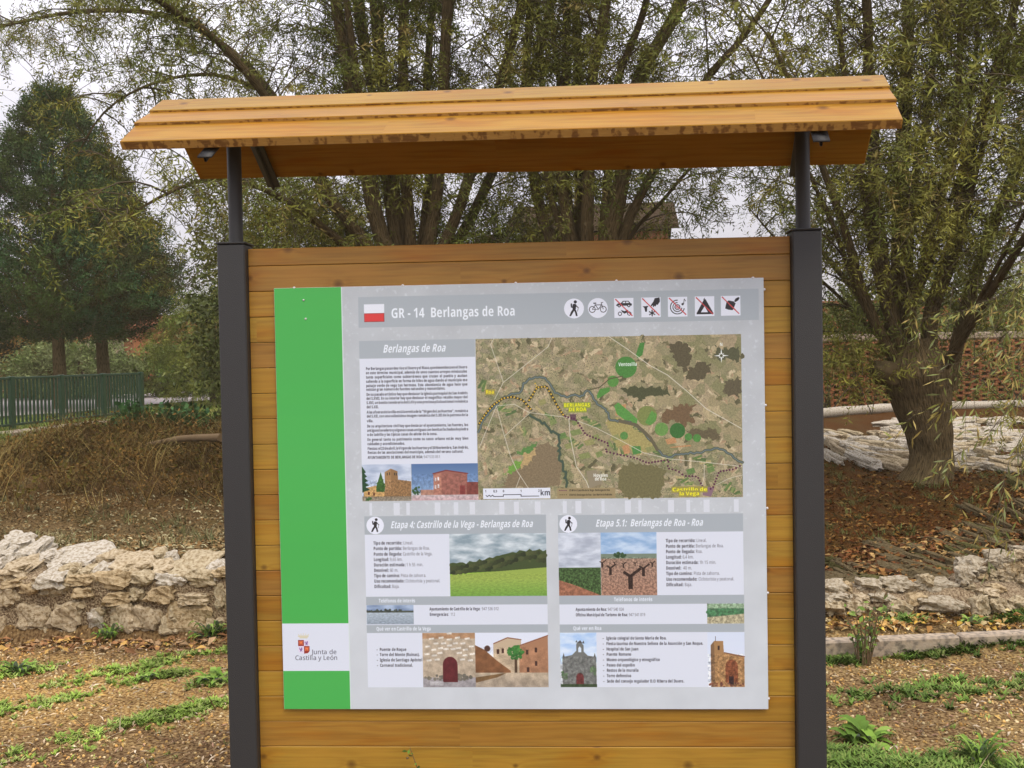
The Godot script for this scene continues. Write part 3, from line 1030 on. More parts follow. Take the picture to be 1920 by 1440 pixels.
# a multi-stemmed willow: trunk, limbs as parts, branches and leafy sprays as two masses
func willow(called: String, label: String, trunk: Array, trunk_r: Array, limbs: Array, clumps: Array, gaps: Array, s: int, thin: float, warm := 0.0, more := 0.6, no_below := -9.0) -> Node3D:
	var r := RandomNumberGenerator.new()
	r.seed = s
	var base: Vector3 = trunk[0]
	var t := thing(called, label, "tree", base)
	var back := Transform3D(Basis(), -base)
	var st := begin()
	tube(st, smooth_path(trunk, 22), along_path(trunk, trunk_r, 22), 20, 0.2, 3.0)
	part("trunk", done(st), M.bark, t, back)
	var twigs := begin()
	var where := []
	var tints := []
	var bare := func(p: Vector3) -> bool:
		if p.y < no_below: return true
		for g in gaps:
			if p.distance_to(g[0]) < g[1]: return true
		return false
	var spray := func(p: Vector3, d: Vector3):
		if bare.call(p): return
		if bumps.get_noise_3d(p.x * 1.25 + 9.0, p.y * 1.1, p.z * 1.25) < -0.1 and r.randf() < 0.75: return
		where.append(Transform3D(toward(d, r.randf() * TAU, r.randf_range(0.6, 1.3)), p - base))
		tints.append(willow_tint(p, r, warm))
	var all := []
	for lb in limbs: all.append([lb[0], lb[1] * 0.74, lb[2] * 0.74, lb[3]])
	for k in int(limbs.size() * more):                   # slimmer stems between the main ones
		var src = limbs[k % 8 if limbs.size() > 8 else k % limbs.size()]
		var o := V(r.randf_range(-0.75, 0.75), 0, r.randf_range(-0.7, 0.7))
		var np := []
		for i in src[0].size(): np.append(src[0][i] + o * float(i) / src[0].size())
		all.append([np, src[1] * 0.42, src[2] * 0.4, src[3] * 0.6])
	for lb in all:
		var pts: Array = lb[0]
		var n := pts.size() * 3
		var path := smooth_path(pts, n)
		var radii := []
		for i in n + 1: radii.append(lerpf(lb[1], lb[2], pow(float(i) / n, 0.8)))
		var ls := begin()
		tube(ls, path, radii, 9, 0.18, 1.0)
		part("limb", done(ls), M.bark, t, back)
		var length := 0.0
		for i in n: length += path[i].distance_to(path[i + 1])
		var every: float = 0.2 / (thin * lb[3])
		var count := int(length / every)
		for i in count:
			var u := lerpf(0.22, 1.0, (i + r.randf()) / count)
			var f := u * n
			var k := mini(int(f), n - 1)
			var p: Vector3 = path[k].lerp(path[k + 1], f - k)
			if bare.call(p) and r.randf() < 0.8: continue
			var ld: Vector3 = (path[k + 1] - path[k]).normalized()
			var az := r.randf() * TAU
			var d := (V(cos(az), r.randf_range(0.0, 0.9), sin(az)) + ld * 0.5).normalized()
			var l := r.randf_range(0.5, 1.5)
			var bp := [p]
			for q in 5:
				p = p + d * l / 5
				d = (d + V(r.randf_range(-0.2, 0.2), -0.16, r.randf_range(-0.2, 0.2))).normalized()
				bp.append(p)
			tube(twigs, bp, [0.014, 0.011, 0.009, 0.007, 0.005, 0.002], 4)
			for q in [1, 2, 3, 4, 5]:
				for e in 2:
					var hd := (d * 0.4 + rand_dir(r) * 0.85 + V(0, -0.4, 0)).normalized()
					spray.call(bp[q], hd)
				if q > 1 and r.randf() < 0.75:           # side twig that droops
					var tp: Vector3 = bp[q]
					var td := (rand_dir(r) * 0.9 + V(0, -0.15, 0)).normalized()
					var tl := r.randf_range(0.25, 0.75)
					var tw := [tp]
					for w in 3:
						tp = tp + td * tl / 3
						td = (td + V(0, -0.28, 0)).normalized()
						tw.append(tp)
						spray.call(tp, (td + rand_dir(r) * 0.5 + V(0, -0.2, 0)).normalized())
						if r.randf() < 0.5: spray.call(tp, (td + rand_dir(r) * 0.9).normalized())
					tube(twigs, tw, [0.006, 0.005, 0.004, 0.002], 3)
	for c in clumps:
		var cn: int = c[2]
		for i in cn:
			var q: Vector3 = rand_dir(r) * pow(r.randf(), 0.45)
			var p: Vector3 = c[0] + q * c[1]
			if bumps.get_noise_3d(p.x * 1.5, p.y * 1.5, p.z * 1.5 + s) < -0.18: continue
			var d := (V(q.x, q.y * 0.3 + 0.1, q.z) + rand_dir(r) * 0.8).normalized()
			spray.call(p, d)
			if i % 8 == 0:
				var e := p - d * r.randf_range(0.3, 0.7) + V(0, -0.1, 0)
				tube(twigs, [e, e.lerp(p, 0.5) + V(0, 0.04, 0), p], [0.007, 0.005, 0.002], 3)
	var tw := part("branches", done(twigs), M.twig_bark, t, back)
	tw.set_meta("kind", "stuff")
	var sets := [[], [], []]
	var cols := [[], [], []]
	for i in where.size():
		sets[i % 3].append(where[i])
		cols[i % 3].append(tints[i])
	for k in 3:
		scatter("crown", willow_spray(40 + k, 17, 0.36, 0.095, 0.0165), M.willow_leaf, sets[k], cols[k], t)
	print(called, " sprays ", where.size())
	return t


func along_path(pts: Array, radii: Array, n: int) -> Array:
	# radii given at the points, read off at n even steps of length
	var at := [0.0]
	for i in range(1, pts.size()): at.append(at[-1] + pts[i].distance_to(pts[i - 1]))
	var out := []
	for i in n + 1:
		var l: float = at[-1] * i / n
		var k := 0
		while k < pts.size() - 2 and at[k + 1] < l: k += 1
		out.append(lerpf(radii[k], radii[k + 1], smoothstep(at[k], at[k + 1], l)))
	return out


func spread(a: Array, n: int) -> Array:
	var out := []
	for i in n + 1:
		var f := float(i) / n * (a.size() - 1)
		var k := mini(int(f), a.size() - 2)
		out.append(lerpf(a[k], a[k + 1], f - k))
	return out


func build_willows():
	# left of the pair behind the sign
	var a := [
		[[V(-2.07, 2.43, -11.20), V(-2.37, 3.34, -11.00), V(-2.50, 4.08, -10.90), V(-2.69, 5.25, -10.80), V(-2.82, 6.36, -10.60), V(-2.96, 7.67, -10.40), V(-2.95, 8.80, -10.20)], 0.17, 0.08, 1.0],
		[[V(-2.05, 2.43, -11.30), V(-2.22, 3.36, -11.20), V(-2.30, 4.13, -11.20), V(-2.50, 5.37, -11.30), V(-2.73, 6.67, -11.50), V(-2.89, 8.29, -11.80)], 0.12, 0.06, 1.0],
		[[V(-2.01, 2.43, -11.30), V(-2.20, 3.38, -11.40), V(-2.29, 4.20, -11.60), V(-2.45, 5.50, -11.80), V(-2.58, 6.83, -12.00), V(-2.65, 8.61, -12.20)], 0.12, 0.06, 0.8],
		[[V(-2.00, 2.43, -11.30), V(-1.99, 3.35, -11.20), V(-2.02, 4.11, -11.10), V(-2.01, 5.28, -11.00), V(-1.96, 6.43, -10.90), V(-1.80, 7.71, -10.60), V(-1.72, 8.90, -10.50)], 0.13, 0.07, 1.0],
		[[V(-1.97, 2.43, -11.30), V(-1.82, 3.37, -11.40), V(-1.75, 4.19, -11.60), V(-1.79, 5.48, -11.80), V(-1.70, 6.80, -12.00), V(-1.57, 8.50, -12.40)], 0.11, 0.055, 0.8],
		[[V(-1.95, 2.43, -11.30), V(-1.68, 3.33, -11.10), V(-1.55, 4.08, -11.00), V(-1.44, 5.21, -10.80), V(-1.34, 6.31, -10.60), V(-1.21, 7.60, -10.40), V(-1.10, 8.58, -10.20)], 0.14, 0.07, 1.0],
		[[V(-1.94, 2.43, -11.30), V(-1.41, 3.31, -11.00), V(-1.11, 4.03, -10.80), V(-0.68, 5.14, -10.60), V(-0.35, 6.20, -10.40), V(-0.11, 7.33, -10.20)], 0.13, 0.06, 0.9],
		[[V(-1.90, 2.43, -11.30), V(-1.35, 3.27, -11.60), V(-0.89, 4.20, -11.80), V(-0.34, 5.49, -12.00), V(0.03, 6.81, -12.20), V(0.40, 8.42, -12.40)], 0.12, 0.06, 0.9],
		[[V(-2.15, 2.43, -11.20), V(-2.57, 3.21, -10.80), V(-2.92, 3.72, -10.40), V(-3.21, 4.35, -10.00), V(-3.56, 4.95, -9.50), V(-3.94, 5.42, -9.00), V(-4.25, 5.59, -8.50), V(-4.64, 5.88, -8.00)], 0.14, 0.04, 1.25],
		[[V(-2.15, 2.43, -11.20), V(-2.88, 3.38, -11.60), V(-3.40, 4.27, -11.80), V(-4.10, 5.51, -11.90), V(-4.74, 6.20, -12.00), V(-5.43, 6.62, -12.00), V(-6.15, 6.80, -12.00), V(-7.12, 6.81, -12.00), V(-8.18, 6.64, -12.00)], 0.13, 0.03, 1.3],
		[[V(-2.17, 2.43, -11.10), V(-2.73, 3.11, -10.20), V(-3.20, 3.52, -9.40), V(-3.48, 3.65, -8.80), V(-3.71, 3.62, -8.20), V(-4.04, 3.42, -7.80), V(-4.5, 3.1, -7.6)], 0.1, 0.015, 1.2],
		[[V(-4.10, 5.51, -11.90), V(-4.7, 5.6, -11.2), V(-5.3, 5.35, -10.6), V(-5.8, 4.9, -10.2), V(-6.1, 4.3, -10.0)], 0.05, 0.012, 1.1],
	]
	willow("willow", "many-stemmed willow behind the left half of the sign, its limbs reaching left", [V(-2.0, -0.3, -11.3), V(-2.02, 0.4, -11.3), V(-2.03, 1.3, -11.3), V(-2.0, 2.1, -11.28), V(-2.0, 2.62, -11.25)], [0.55, 0.42, 0.4, 0.42, 0.25], a,
		[[V(-3.5, 3.35, -11.8), V(1.5, 0.75, 1.0), 2400], [V(-1.2, 3.15, -12.0), V(1.6, 0.6, 0.8), 900], [V(-5.2, 6.0, -11.0), V(1.9, 0.9, 1.6), 260], [V(-7.4, 6.3, -11.6), V(1.6, 0.9, 1.4), 220], [V(-3.9, 3.2, -8.6), V(1.0, 0.8, 0.9), 200]],
		[[V(-5.9, 4.9, -11.5), 0.55]], 61, 0.88)
	var b := [
		[[V(0.43, 2.34, -10.60), V(0.23, 3.22, -10.60), V(0.12, 3.96, -10.60), V(0.19, 5.11, -10.60), V(0.23, 6.25, -10.60), V(0.24, 7.72, -10.80)], 0.12, 0.06, 1.0],
		[[V(0.46, 2.34, -10.60), V(0.37, 3.24, -10.80), V(0.37, 4.02, -11.00), V(0.38, 5.23, -11.10), V(0.36, 6.45, -11.20), V(0.43, 8.12, -11.40)], 0.12, 0.06, 0.9],
		[[V(0.48, 2.34, -10.60), V(0.44, 3.20, -10.40), V(0.47, 3.90, -10.30), V(0.52, 4.99, -10.20), V(0.72, 6.03, -10.00), V(0.82, 7.25, -9.80), V(0.89, 8.30, -9.60)], 0.13, 0.06, 0.9],
		[[V(0.60, 2.34, -10.60), V(0.75, 3.20, -10.50), V(0.90, 3.91, -10.40), V(1.13, 5.10, -10.30), V(1.42, 5.60, -10.20), V(1.67, 6.03, -10.10), V(2.00, 7.12, -9.90), V(2.12, 8.16, -9.80)], 0.19, 0.07, 0.9],
		[[V(0.64, 2.34, -10.60), V(0.93, 3.20, -10.50), V(1.24, 3.83, -10.40), V(1.93, 4.98, -10.00), V(2.24, 5.30, -9.80), V(2.65, 5.82, -9.60), V(3.04, 6.49, -9.40)], 0.11, 0.04, 0.9],
		[[V(0.64, 2.34, -10.60), V(1.06, 3.22, -11.00), V(1.48, 3.67, -11.20), V(1.95, 4.20, -11.40), V(2.49, 4.52, -11.60), V(3.10, 4.58, -11.70)], 0.06, 0.015, 0.9],
		[[V(0.50, 2.34, -10.60), V(-0.05, 3.23, -10.90), V(-0.26, 4.08, -11.20), V(-0.36, 5.36, -11.50), V(-0.28, 6.68, -11.80), V(-0.22, 8.27, -12.00)], 0.13, 0.06, 0.9],
	]
	willow("willow", "leaning willow behind the sign's right half, its thick stems slanting right", [V(0.52, -0.3, -10.6), V(0.52, 0.4, -10.6), V(0.53, 1.3, -10.6), V(0.52, 2.0, -10.6), V(0.55, 2.55, -10.6)], [0.5, 0.4, 0.38, 0.4, 0.24], b,
		[[V(-0.6, 3.2, -11.2), V(0.9, 0.8, 0.8), 600], [V(1.3, 2.8, -11.8), V(0.9, 0.7, 0.8), 150], [V(2.1, 5.9, -11.0), V(1.3, 0.9, 1.2), 260], [V(1.75, 3.55, -11.2), V(0.5, 0.35, 0.4), 130]],
		[[V(2.75, 3.55, -10.9), 0.62], [V(2.3, 3.2, -10.5), 0.3]], 62, 1.0)
	var c := [
		[[V(4.11, 1.44, -9.60), V(3.70, 2.20, -9.40), V(3.40, 3.04, -9.20), V(3.13, 3.66, -9.00), V(2.82, 4.35, -8.80), V(2.43, 5.14, -8.60)], 0.1, 0.03, 0.9],
		[[V(4.21, 1.44, -9.70), V(3.99, 2.40, -9.60), V(3.89, 3.40, -9.60), V(3.86, 4.20, -9.60), V(3.82, 4.83, -9.60), V(3.83, 5.81, -9.70), V(3.80, 7.17, -9.90)], 0.14, 0.06, 1.1],
		[[V(4.33, 1.44, -9.70), V(4.24, 2.41, -9.80), V(4.31, 3.65, -10.00), V(4.39, 4.29, -10.10), V(4.47, 5.30, -10.20), V(4.53, 5.99, -10.30), V(4.54, 7.50, -10.40)], 0.17, 0.07, 1.1],
		[[V(4.40, 1.44, -9.70), V(4.25, 2.09, -9.50), V(4.38, 2.57, -9.40), V(4.48, 3.15, -9.30), V(4.64, 3.84, -9.20), V(4.70, 4.97, -9.10), V(4.73, 6.14, -9.00)], 0.1, 0.04, 1.1],
		[[V(4.55, 1.37, -9.70), V(4.52, 1.99, -9.60), V(4.74, 2.77, -9.50), V(4.87, 3.64, -9.40), V(5.08, 4.53, -9.30), V(5.28, 5.23, -9.20), V(5.48, 6.15, -9.10)], 0.15, 0.05, 1.2],
		[[V(4.78, 1.10, -9.72), V(4.83, 1.48, -9.70), V(5.00, 2.28, -9.60), V(5.25, 3.15, -9.50), V(5.37, 3.44, -9.50), V(5.60, 4.10, -9.40), V(5.94, 5.20, -9.20)], 0.13, 0.05, 1.1],
		[[V(4.27, 1.37, -9.70), V(4.04, 1.98, -10.20), V(3.82, 2.48, -10.60), V(3.58, 2.94, -11.00), V(3.23, 3.64, -11.30)], 0.09, 0.025, 0.8],
		[[V(4.64, 1.37, -9.50), V(4.67, 1.97, -8.60), V(4.65, 2.52, -7.60), V(4.56, 3.11, -6.40), V(4.25, 3.40, -5.00)], 0.09, 0.02, 0.35],
	]
	var wc := willow("willow", "big old willow standing at right, thick trunk splitting into a fan of stems", [V(4.45, -0.35, -9.80), V(4.50, -0.08, -9.80), V(4.56, 0.1, -9.80), V(4.59, 0.35, -9.80), V(4.55, 0.62, -9.78), V(4.46, 0.98, -9.75), V(4.38, 1.38, -9.70), V(4.36, 1.72, -9.7)], [0.42, 0.34, 0.27, 0.25, 0.28, 0.34, 0.4, 0.2], c,
		[[V(3.5, 1.55, -9.7), V(0.75, 0.55, 0.6), 420], [V(5.5, 2.3, -9.9), V(0.9, 0.8, 0.6), 150], [V(4.6, 2.2, -9.3), V(0.9, 0.6, 0.5), 70], [V(5.3, 4.9, -9.6), V(1.3, 1.5, 1.2), 750], [V(4.2, 5.1, -9.4), V(1.0, 1.2, 1.0), 320], [V(3.5, 2.6, -10.2), V(0.6, 0.9, 0.7), 120], [V(5.4, 1.6, -10.6), V(0.8, 0.5, 0.7), 160], [V(5.6, 0.9, -9.2), V(0.8, 0.5, 0.8), 90]],
		[[V(5.35, 2.7, -9.8), 0.28]], 63, 1.12, 0.2, 1.1)
	# knots on the trunk, then the long twigs that hang near the camera
	part("burl", rock(140, 6, 2.2, 0.25), M.bark, wc, Transform3D(Basis.from_scale(V(0.4, 0.3, 0.36)), V(4.02, 1.32, -9.6) - wc.position))
	var hang := [
		[V(4.25, 3.40, -5.00), V(3.37, 2.39, -3.80), V(2.87, 1.88, -3.20), V(2.63, 1.64, -3.00), V(2.49, 1.54, -2.95), V(2.31, 1.52, -2.90), V(2.18, 1.49, -2.90)],
		[V(4.25, 3.40, -5.00), V(3.30, 2.16, -3.60), V(2.76, 1.63, -3.00), V(2.53, 1.46, -2.90), V(2.36, 1.30, -2.85), V(2.16, 1.21, -2.80), V(2.04, 1.26, -2.80)],
		[V(4.25, 3.40, -5.00), V(3.37, 1.91, -3.80), V(2.84, 1.18, -3.50), V(2.54, 0.96, -3.40), V(2.39, 0.83, -3.30)],
		[V(4.25, 3.40, -5.00), V(3.05, 1.75, -3.00), V(2.59, 1.18, -2.60), V(2.43, 0.96, -2.50), V(2.35, 0.75, -2.40), V(2.30, 0.51, -2.40)],
		[V(4.56, 3.11, -6.40), V(3.52, 2.25, -4.60), V(3.06, 1.94, -4.20), V(2.70, 1.83, -4.00), V(2.42, 1.80, -4.00)],
		[V(4.25, 3.40, -5.00), V(2.99, 2.35, -3.00), V(2.59, 1.97, -2.60), V(2.42, 1.77, -2.50), V(2.34, 1.63, -2.50)],
		[V(4.25, 3.40, -5.00), V(3.6, 2.2, -4.2), V(3.15, 1.4, -3.7), V(2.95, 0.9, -3.5), V(2.85, 0.62, -3.45)]]
	var leaves := []
	for k in 6:
		var st := begin()
		leaf_blade(st, Vector3.ZERO, Vector3.UP, Vector3.RIGHT, 1.0, 0.15, 0.0)
		leaves.append(done(st))
	var shades := []
	for q in [[0.21, 0.22, 0.055], [0.16, 0.19, 0.05], [0.26, 0.22, 0.06], [0.32, 0.24, 0.07], [0.2, 0.22, 0.1]]:
		var lm = mat("hanging_leaf_%d" % shades.size(), lin(q[0], q[1], q[2]), 0.6)
		lm.metallic_specular = 0.3
		lm.backlight_enabled = true
		lm.backlight = grey(0.4)
		shades.append(lm)
	var twig_d := Vector3.DOWN
	var twig_at := Vector3.ZERO
	for path in hang:
		var n := 16
		var p := smooth_path(path, n)
		var st := begin()
		var radii := []
		for i in n + 1: radii.append(lerpf(0.005, 0.001, float(i) / n))
		tube(st, p, radii, 5)
		var hb := part("hanging_branch", done(st), M.twig_bark, wc, Transform3D(Basis(), -wc.position))
		var spare := []
		var spare_tints := []
		var shown := 0
		var twiglets := begin()
		for i in range(8, n):
			for e in 26:
				var at: Vector3 = p[i].lerp(p[i + 1], rf(0, 1))
				if e > 5:                                # on a short side twig
					if e % 5 == 1: twig_d = (V(rf(-1, 1), rf(-0.9, 0.5), rf(-1, 1)) + (p[i + 1] - p[i]).normalized() * 0.6).normalized() * rf(0.12, 0.3)
					if e % 5 == 1: twig_at = at
					if e % 5 == 1: tube(twiglets, [at, at + twig_d * 0.6, at + twig_d + V(0, -0.03, 0)], [0.0015, 0.0012, 0.0006], 3)
					at = twig_at + twig_d * rf(0.2, 1.0) + V(0, -0.015, 0)
				var d: Vector3 = ((p[i + 1] - p[i]).normalized() * 0.7 + V(rf(-0.9, 0.9), rf(-1.1, 0.3), rf(-0.9, 0.9))).normalized()
				var xf := Transform3D(toward(d, rf(0, TAU), rf(0.055, 0.09)), at)
				shown += 1
				if shown <= 40:
					part("leaf", leaves[0], shades[rng.randi() % 5], hb, xf)
				else:
					spare.append(xf)
					var sc = [Color(0.21, 0.22, 0.055), Color(0.16, 0.19, 0.05), Color(0.26, 0.22, 0.06), Color(0.3, 0.23, 0.07), Color(0.18, 0.2, 0.08)][rng.randi() % 5]
					spare_tints.append(sc)
		part("side_twigs", done(twiglets), M.twig_bark, hb)
		scatter("more_leaves", leaves[0], M.willow_leaf, spare, spare_tints, hb)


func cypress_frond(s: int) -> ArrayMesh:
	var r := RandomNumberGenerator.new()
	r.seed = s
	var st := begin()
	st.set_smooth_group(-1)
	for i in 34:
		var t := i / 34.0
		var at := V(0, t * 0.42, 0) + rand_dir(r) * 0.07
		var d := (V(r.randf_range(-1, 1), r.randf_range(0.3, 1.2), r.randf_range(-1, 1))).normalized()
		leaf_diamond(st, at, d, d.cross(rand_dir(r)).normalized(), r.randf_range(0.06, 0.12), 0.03, grey(r.randf_range(0.6, 1.3)))
	return done(st)


func conifer(label: String, at: Vector3, height: float, low: float, radius: float, count: int, s: int, base: Color, second: Color):
	var r := RandomNumberGenerator.new()
	r.seed = s
	var t := thing("conifer", label, "tree", at, 0.0, "conifers beyond the railing")
	var st := begin()
	var lean := V(r.randf_range(-0.1, 0.1), 0, 0)
	tube(st, [V(0, -0.2, 0), V(0.02, 1.0, 0) + lean * 0.3, V(0, 3.0, 0) + lean, V(0, height * 0.95, 0) + lean], [0.22, 0.17, 0.14, 0.02], 9, 0.2)
	part("trunk", done(st), M.bark, t)
	var where := []
	var tints := []
	var limbs := begin()
	for i in 60:
		var y := lerpf(low, height * 0.95, r.randf())
		var az := r.randf() * TAU
		var l := radius * pow(1.0 - (y - low) / (height - low), 0.6) * 0.8
		tube(limbs, [V(0, y, 0) + lean, V(cos(az) * l * 0.5, y + l * 0.18, sin(az) * l * 0.5), V(cos(az) * l, y + l * 0.5, sin(az) * l)], [0.05, 0.03, 0.008], 4)
	var lm := part("branches", done(limbs), M.bark, t)
	lm.set_meta("kind", "stuff")
	for i in count:
		var u := pow(r.randf(), 1.25)
		var y := lerpf(low, height, u)
		var az := r.randf() * TAU
		var lump := 1.0 + 0.75 * bumps.get_noise_3d(cos(az) * 1.6 + s, y * 0.75, sin(az) * 1.6)
		var edge := radius * lump * (pow(maxf(1.0 - u, 0.0), 0.95) * minf(1.0, 0.45 + u * 4.0) + 0.05)
		var q := edge * sqrt(r.randf_range(0.25, 1.0))
		var p := V(cos(az) * q, y + r.randf_range(-0.1, 0.1), sin(az) * q) + lean
		var hole := bumps.get_noise_3d(p.x * 1.1 + s * 3.0, p.y * 1.1, p.z * 1.1)
		if hole < -0.22: continue
		var d := (V(cos(az), 0.55, sin(az)) + rand_dir(r) * 0.5).normalized()
		where.append(Transform3D(toward(d, r.randf() * TAU, r.randf_range(0.7, 1.3)), p))
		var c := base.lerp(second, clampf(0.5 + 1.4 * bumps.get_noise_3d(p.x * 0.6, p.y * 0.6 + 20.0, p.z * 0.6), 0.0, 1.0))
		var k := r.randf_range(0.7, 1.3)
		tints.append(Color(c.r * k, c.g * k, c.b * k))
	scatter("crown", cypress_frond(s), M.conifer_leaf, where, tints, t)


func bush_spray(s: int, leaf: float, width: float) -> ArrayMesh:
	var r := RandomNumberGenerator.new()
	r.seed = s
	var st := begin()
	st.set_smooth_group(-1)
	for i in 16:
		var at := V(0, i / 16.0 * 0.4, 0) + rand_dir(r) * 0.05
		var d := (rand_dir(r) + V(0, 0.4, 0)).normalized()
		leaf_diamond(st, at, d, d.cross(rand_dir(r)).normalized(), leaf * r.randf_range(0.7, 1.3), width, grey(r.randf_range(0.7, 1.25)))
	return done(st)


func shrub(called: String, label: String, category: String, at: Vector3, size: Vector3, count: int, s: int, a: Color, b: Color, mesh: Mesh, hanging := false, stem := 0.08):
	var r := RandomNumberGenerator.new()
	r.seed = s
	var t := thing(called, label, category, at)
	var st := begin()
	for i in 9:
		var az := r.randf() * TAU
		var e := V(cos(az) * size.x * 0.5 * r.randf(), size.y * r.randf_range(0.5, 0.95), sin(az) * size.z * 0.5 * r.randf())
		tube(st, [V(r.randf_range(-0.1, 0.1), -0.1, r.randf_range(-0.1, 0.1)), e * 0.5 + V(0, 0.1, 0), e], [stem, stem * 0.5, stem * 0.15], 5)
	part("stems", done(st), M.twig_bark, t)
	var where := []
	var tints := []
	for i in count:
		var q := rand_dir(r)
		q = q * pow(r.randf_range(0.15, 1.0), 0.4) * (1.0 + 0.45 * bumps.get_noise_3d(q.x * 1.5 + s, q.y * 1.5, q.z * 1.5))
		var p := V(q.x * size.x * 0.5, size.y * 0.5 + q.y * size.y * 0.5, q.z * size.z * 0.5)
		if p.y < 0.0: continue
		if bumps.get_noise_3d(p.x * 1.6 + s, p.y * 1.6, p.z * 1.6) < -0.22: continue
		var d := (q + rand_dir(r) * 0.7 + V(0, -1.3 if hanging else 0.3, 0)).normalized()
		where.append(Transform3D(toward(d, r.randf() * TAU, r.randf_range(0.7, 1.3)), p))
		var c := a.lerp(b, clampf(0.5 + 1.5 * bumps.get_noise_3d(p.x + 7.0, p.y, p.z), 0.0, 1.0))
		var k := r.randf_range(0.7, 1.3)
		tints.append(Color(c.r * k, c.g * k, c.b * k))
	scatter("foliage", mesh, M.green_leaf, where, tints, t)


func build_conifers_and_shrubs():
	conifer("dark green conifer with pointed top, left of the pair beyond the railing", V(-14.1, 0.3, -25.2), 8.9, 2.0, 3.7, 6000, 81, Color(0.018, 0.058, 0.02), Color(0.055, 0.09, 0.018))
	conifer("olive conifer with lower top and bare trunk, right of the pair beyond the railing", V(-13.2, 0.3, -26.0), 7.3, 2.5, 2.55, 4600, 82, Color(0.05, 0.062, 0.016), Color(0.10, 0.082, 0.02))
	conifer("dark conifer cut by the left edge of the view beyond the railing", V(-18.2, 0.3, -25.5), 8.0, 1.4, 2.8, 3600, 83, Color(0.016, 0.045, 0.03), Color(0.03, 0.06, 0.025))
	var small := bush_spray(90, 0.12, 0.05)
	var long := willow_spray(47, 18, 0.4, 0.1, 0.02)
	shrub("weeping_shrub", "tall rounded weeping green shrub beside the sign's left post across the street", "shrub", V(-9.9, 0.3, -26.0), V(3.4, 3.7, 3.0), 2600, 91, Color(0.13, 0.18, 0.03), Color(0.22, 0.23, 0.05), long, true)
	shrub("young_tree", "small leafy green tree in front of the brick gable beyond the railing", "tree", V(-14.4, 0.3, -34.0), V(3.0, 1.9, 2.4), 900, 92, Color(0.10, 0.16, 0.03), Color(0.17, 0.2, 0.045), small)
	shrub("autumn_shrub", "yellowing autumn shrub behind the conifer trunks", "shrub", V(-20.0, 0.3, -35.0), V(3.6, 2.7, 2.6), 1200, 93, Color(0.16, 0.13, 0.02), Color(0.26, 0.13, 0.03), small)
	shrub("grey_shrub", "grey green bushy shrub low behind the conifer trunks", "shrub", V(-17.6, 0.3, -33.0), V(5.4, 1.9, 2.2), 1500, 94, Color(0.12, 0.17, 0.045), Color(0.18, 0.21, 0.08), small)
	shrub("low_shrub", "low bright green shrub across the street past the end of the railing", "shrub", V(-12.6, 0.3, -36.5), V(3.4, 0.7, 2.0), 600, 95, Color(0.12, 0.18, 0.035), Color(0.18, 0.22, 0.05), small)
	shrub("ivy_clump", "dark glossy ivy clump at the end of the concrete edging", "shrub", V(-7.75, 0.0, -16.6), V(1.7, 0.5, 1.0), 330, 96, Color(0.035, 0.11, 0.03), Color(0.06, 0.14, 0.04), bush_spray(97, 0.1, 0.08))
	# more growth across the ditch, seen between the willow stems
	var k := 0
	for q in [[V(-5.5, 0.2, -17.5), V(4.0, 4.2, 2.5), 1500, "dense green bush behind the left willow's lower limbs"], [V(-1.5, 0.2, -19.5), V(5.0, 3.9, 2.6), 1700, "broad green bush behind the middle of the sign"], [V(9.5, 0.2, -24.0), V(7.0, 3.4, 2.6), 1900, "loose green bush on the terrace at far right"], [V(5.0, 0.2, -24.5), V(4.0, 2.9, 2.2), 1100, "olive bush on the terrace behind the right willow"]]:
		shrub("bush", q[3], "shrub", q[0], q[1], q[2], 101 + k, Color(0.085, 0.115, 0.03), Color(0.14, 0.15, 0.04), small)
		k += 1
	# greenery hanging over the brick lattice
	shrub("creeper", "tangle of green creeper over the brick lattice left of the trunk", "creeper", V(6.0, 0.3, -20.4), V(4.2, 1.7, 0.9), 260, 111, Color(0.12, 0.14, 0.03), Color(0.19, 0.16, 0.04), long, true, 0.02)
	shrub("creeper", "tangle of green creeper over the brick lattice at the right edge of the view", "creeper", V(10.2, 0.3, -20.4), V(4.4, 1.8, 0.9), 240, 112, Color(0.12, 0.15, 0.03), Color(0.19, 0.18, 0.04), long, true, 0.02)


# ------------------------------------------------------------------ the information board
func plank_mesh(size: Vector3, b: float, tint: Color, uv: Vector2, sawn := false) -> ArrayMesh:
	var st := begin()
	chamfer_box(st, size, b, Vector3.ZERO, tint, uv, sawn)
	st.generate_normals()
	var mesh := st.commit()
	if sawn:
		var h := size * 0.5
		var s2 := begin()
		s2.set_smooth_group(-1)
		var y := h.y - b
		var x := h.x - b
		var q := [[V(-x, -y, h.z), Vector2(0, 1)], [V(x, -y, h.z), Vector2(size.x / 2.0, 1)], [V(x, y, h.z), Vector2(size.x / 2.0, 0)], [V(-x, y, h.z), Vector2(0, 0)]]
		for k in [0, 3, 2, 0, 2, 1]:
			s2.set_uv(q[k][1] + Vector2(uv.x, 0))
			s2.add_vertex(q[k][0])
		s2.generate_normals()
		s2.commit(mesh)
	return mesh


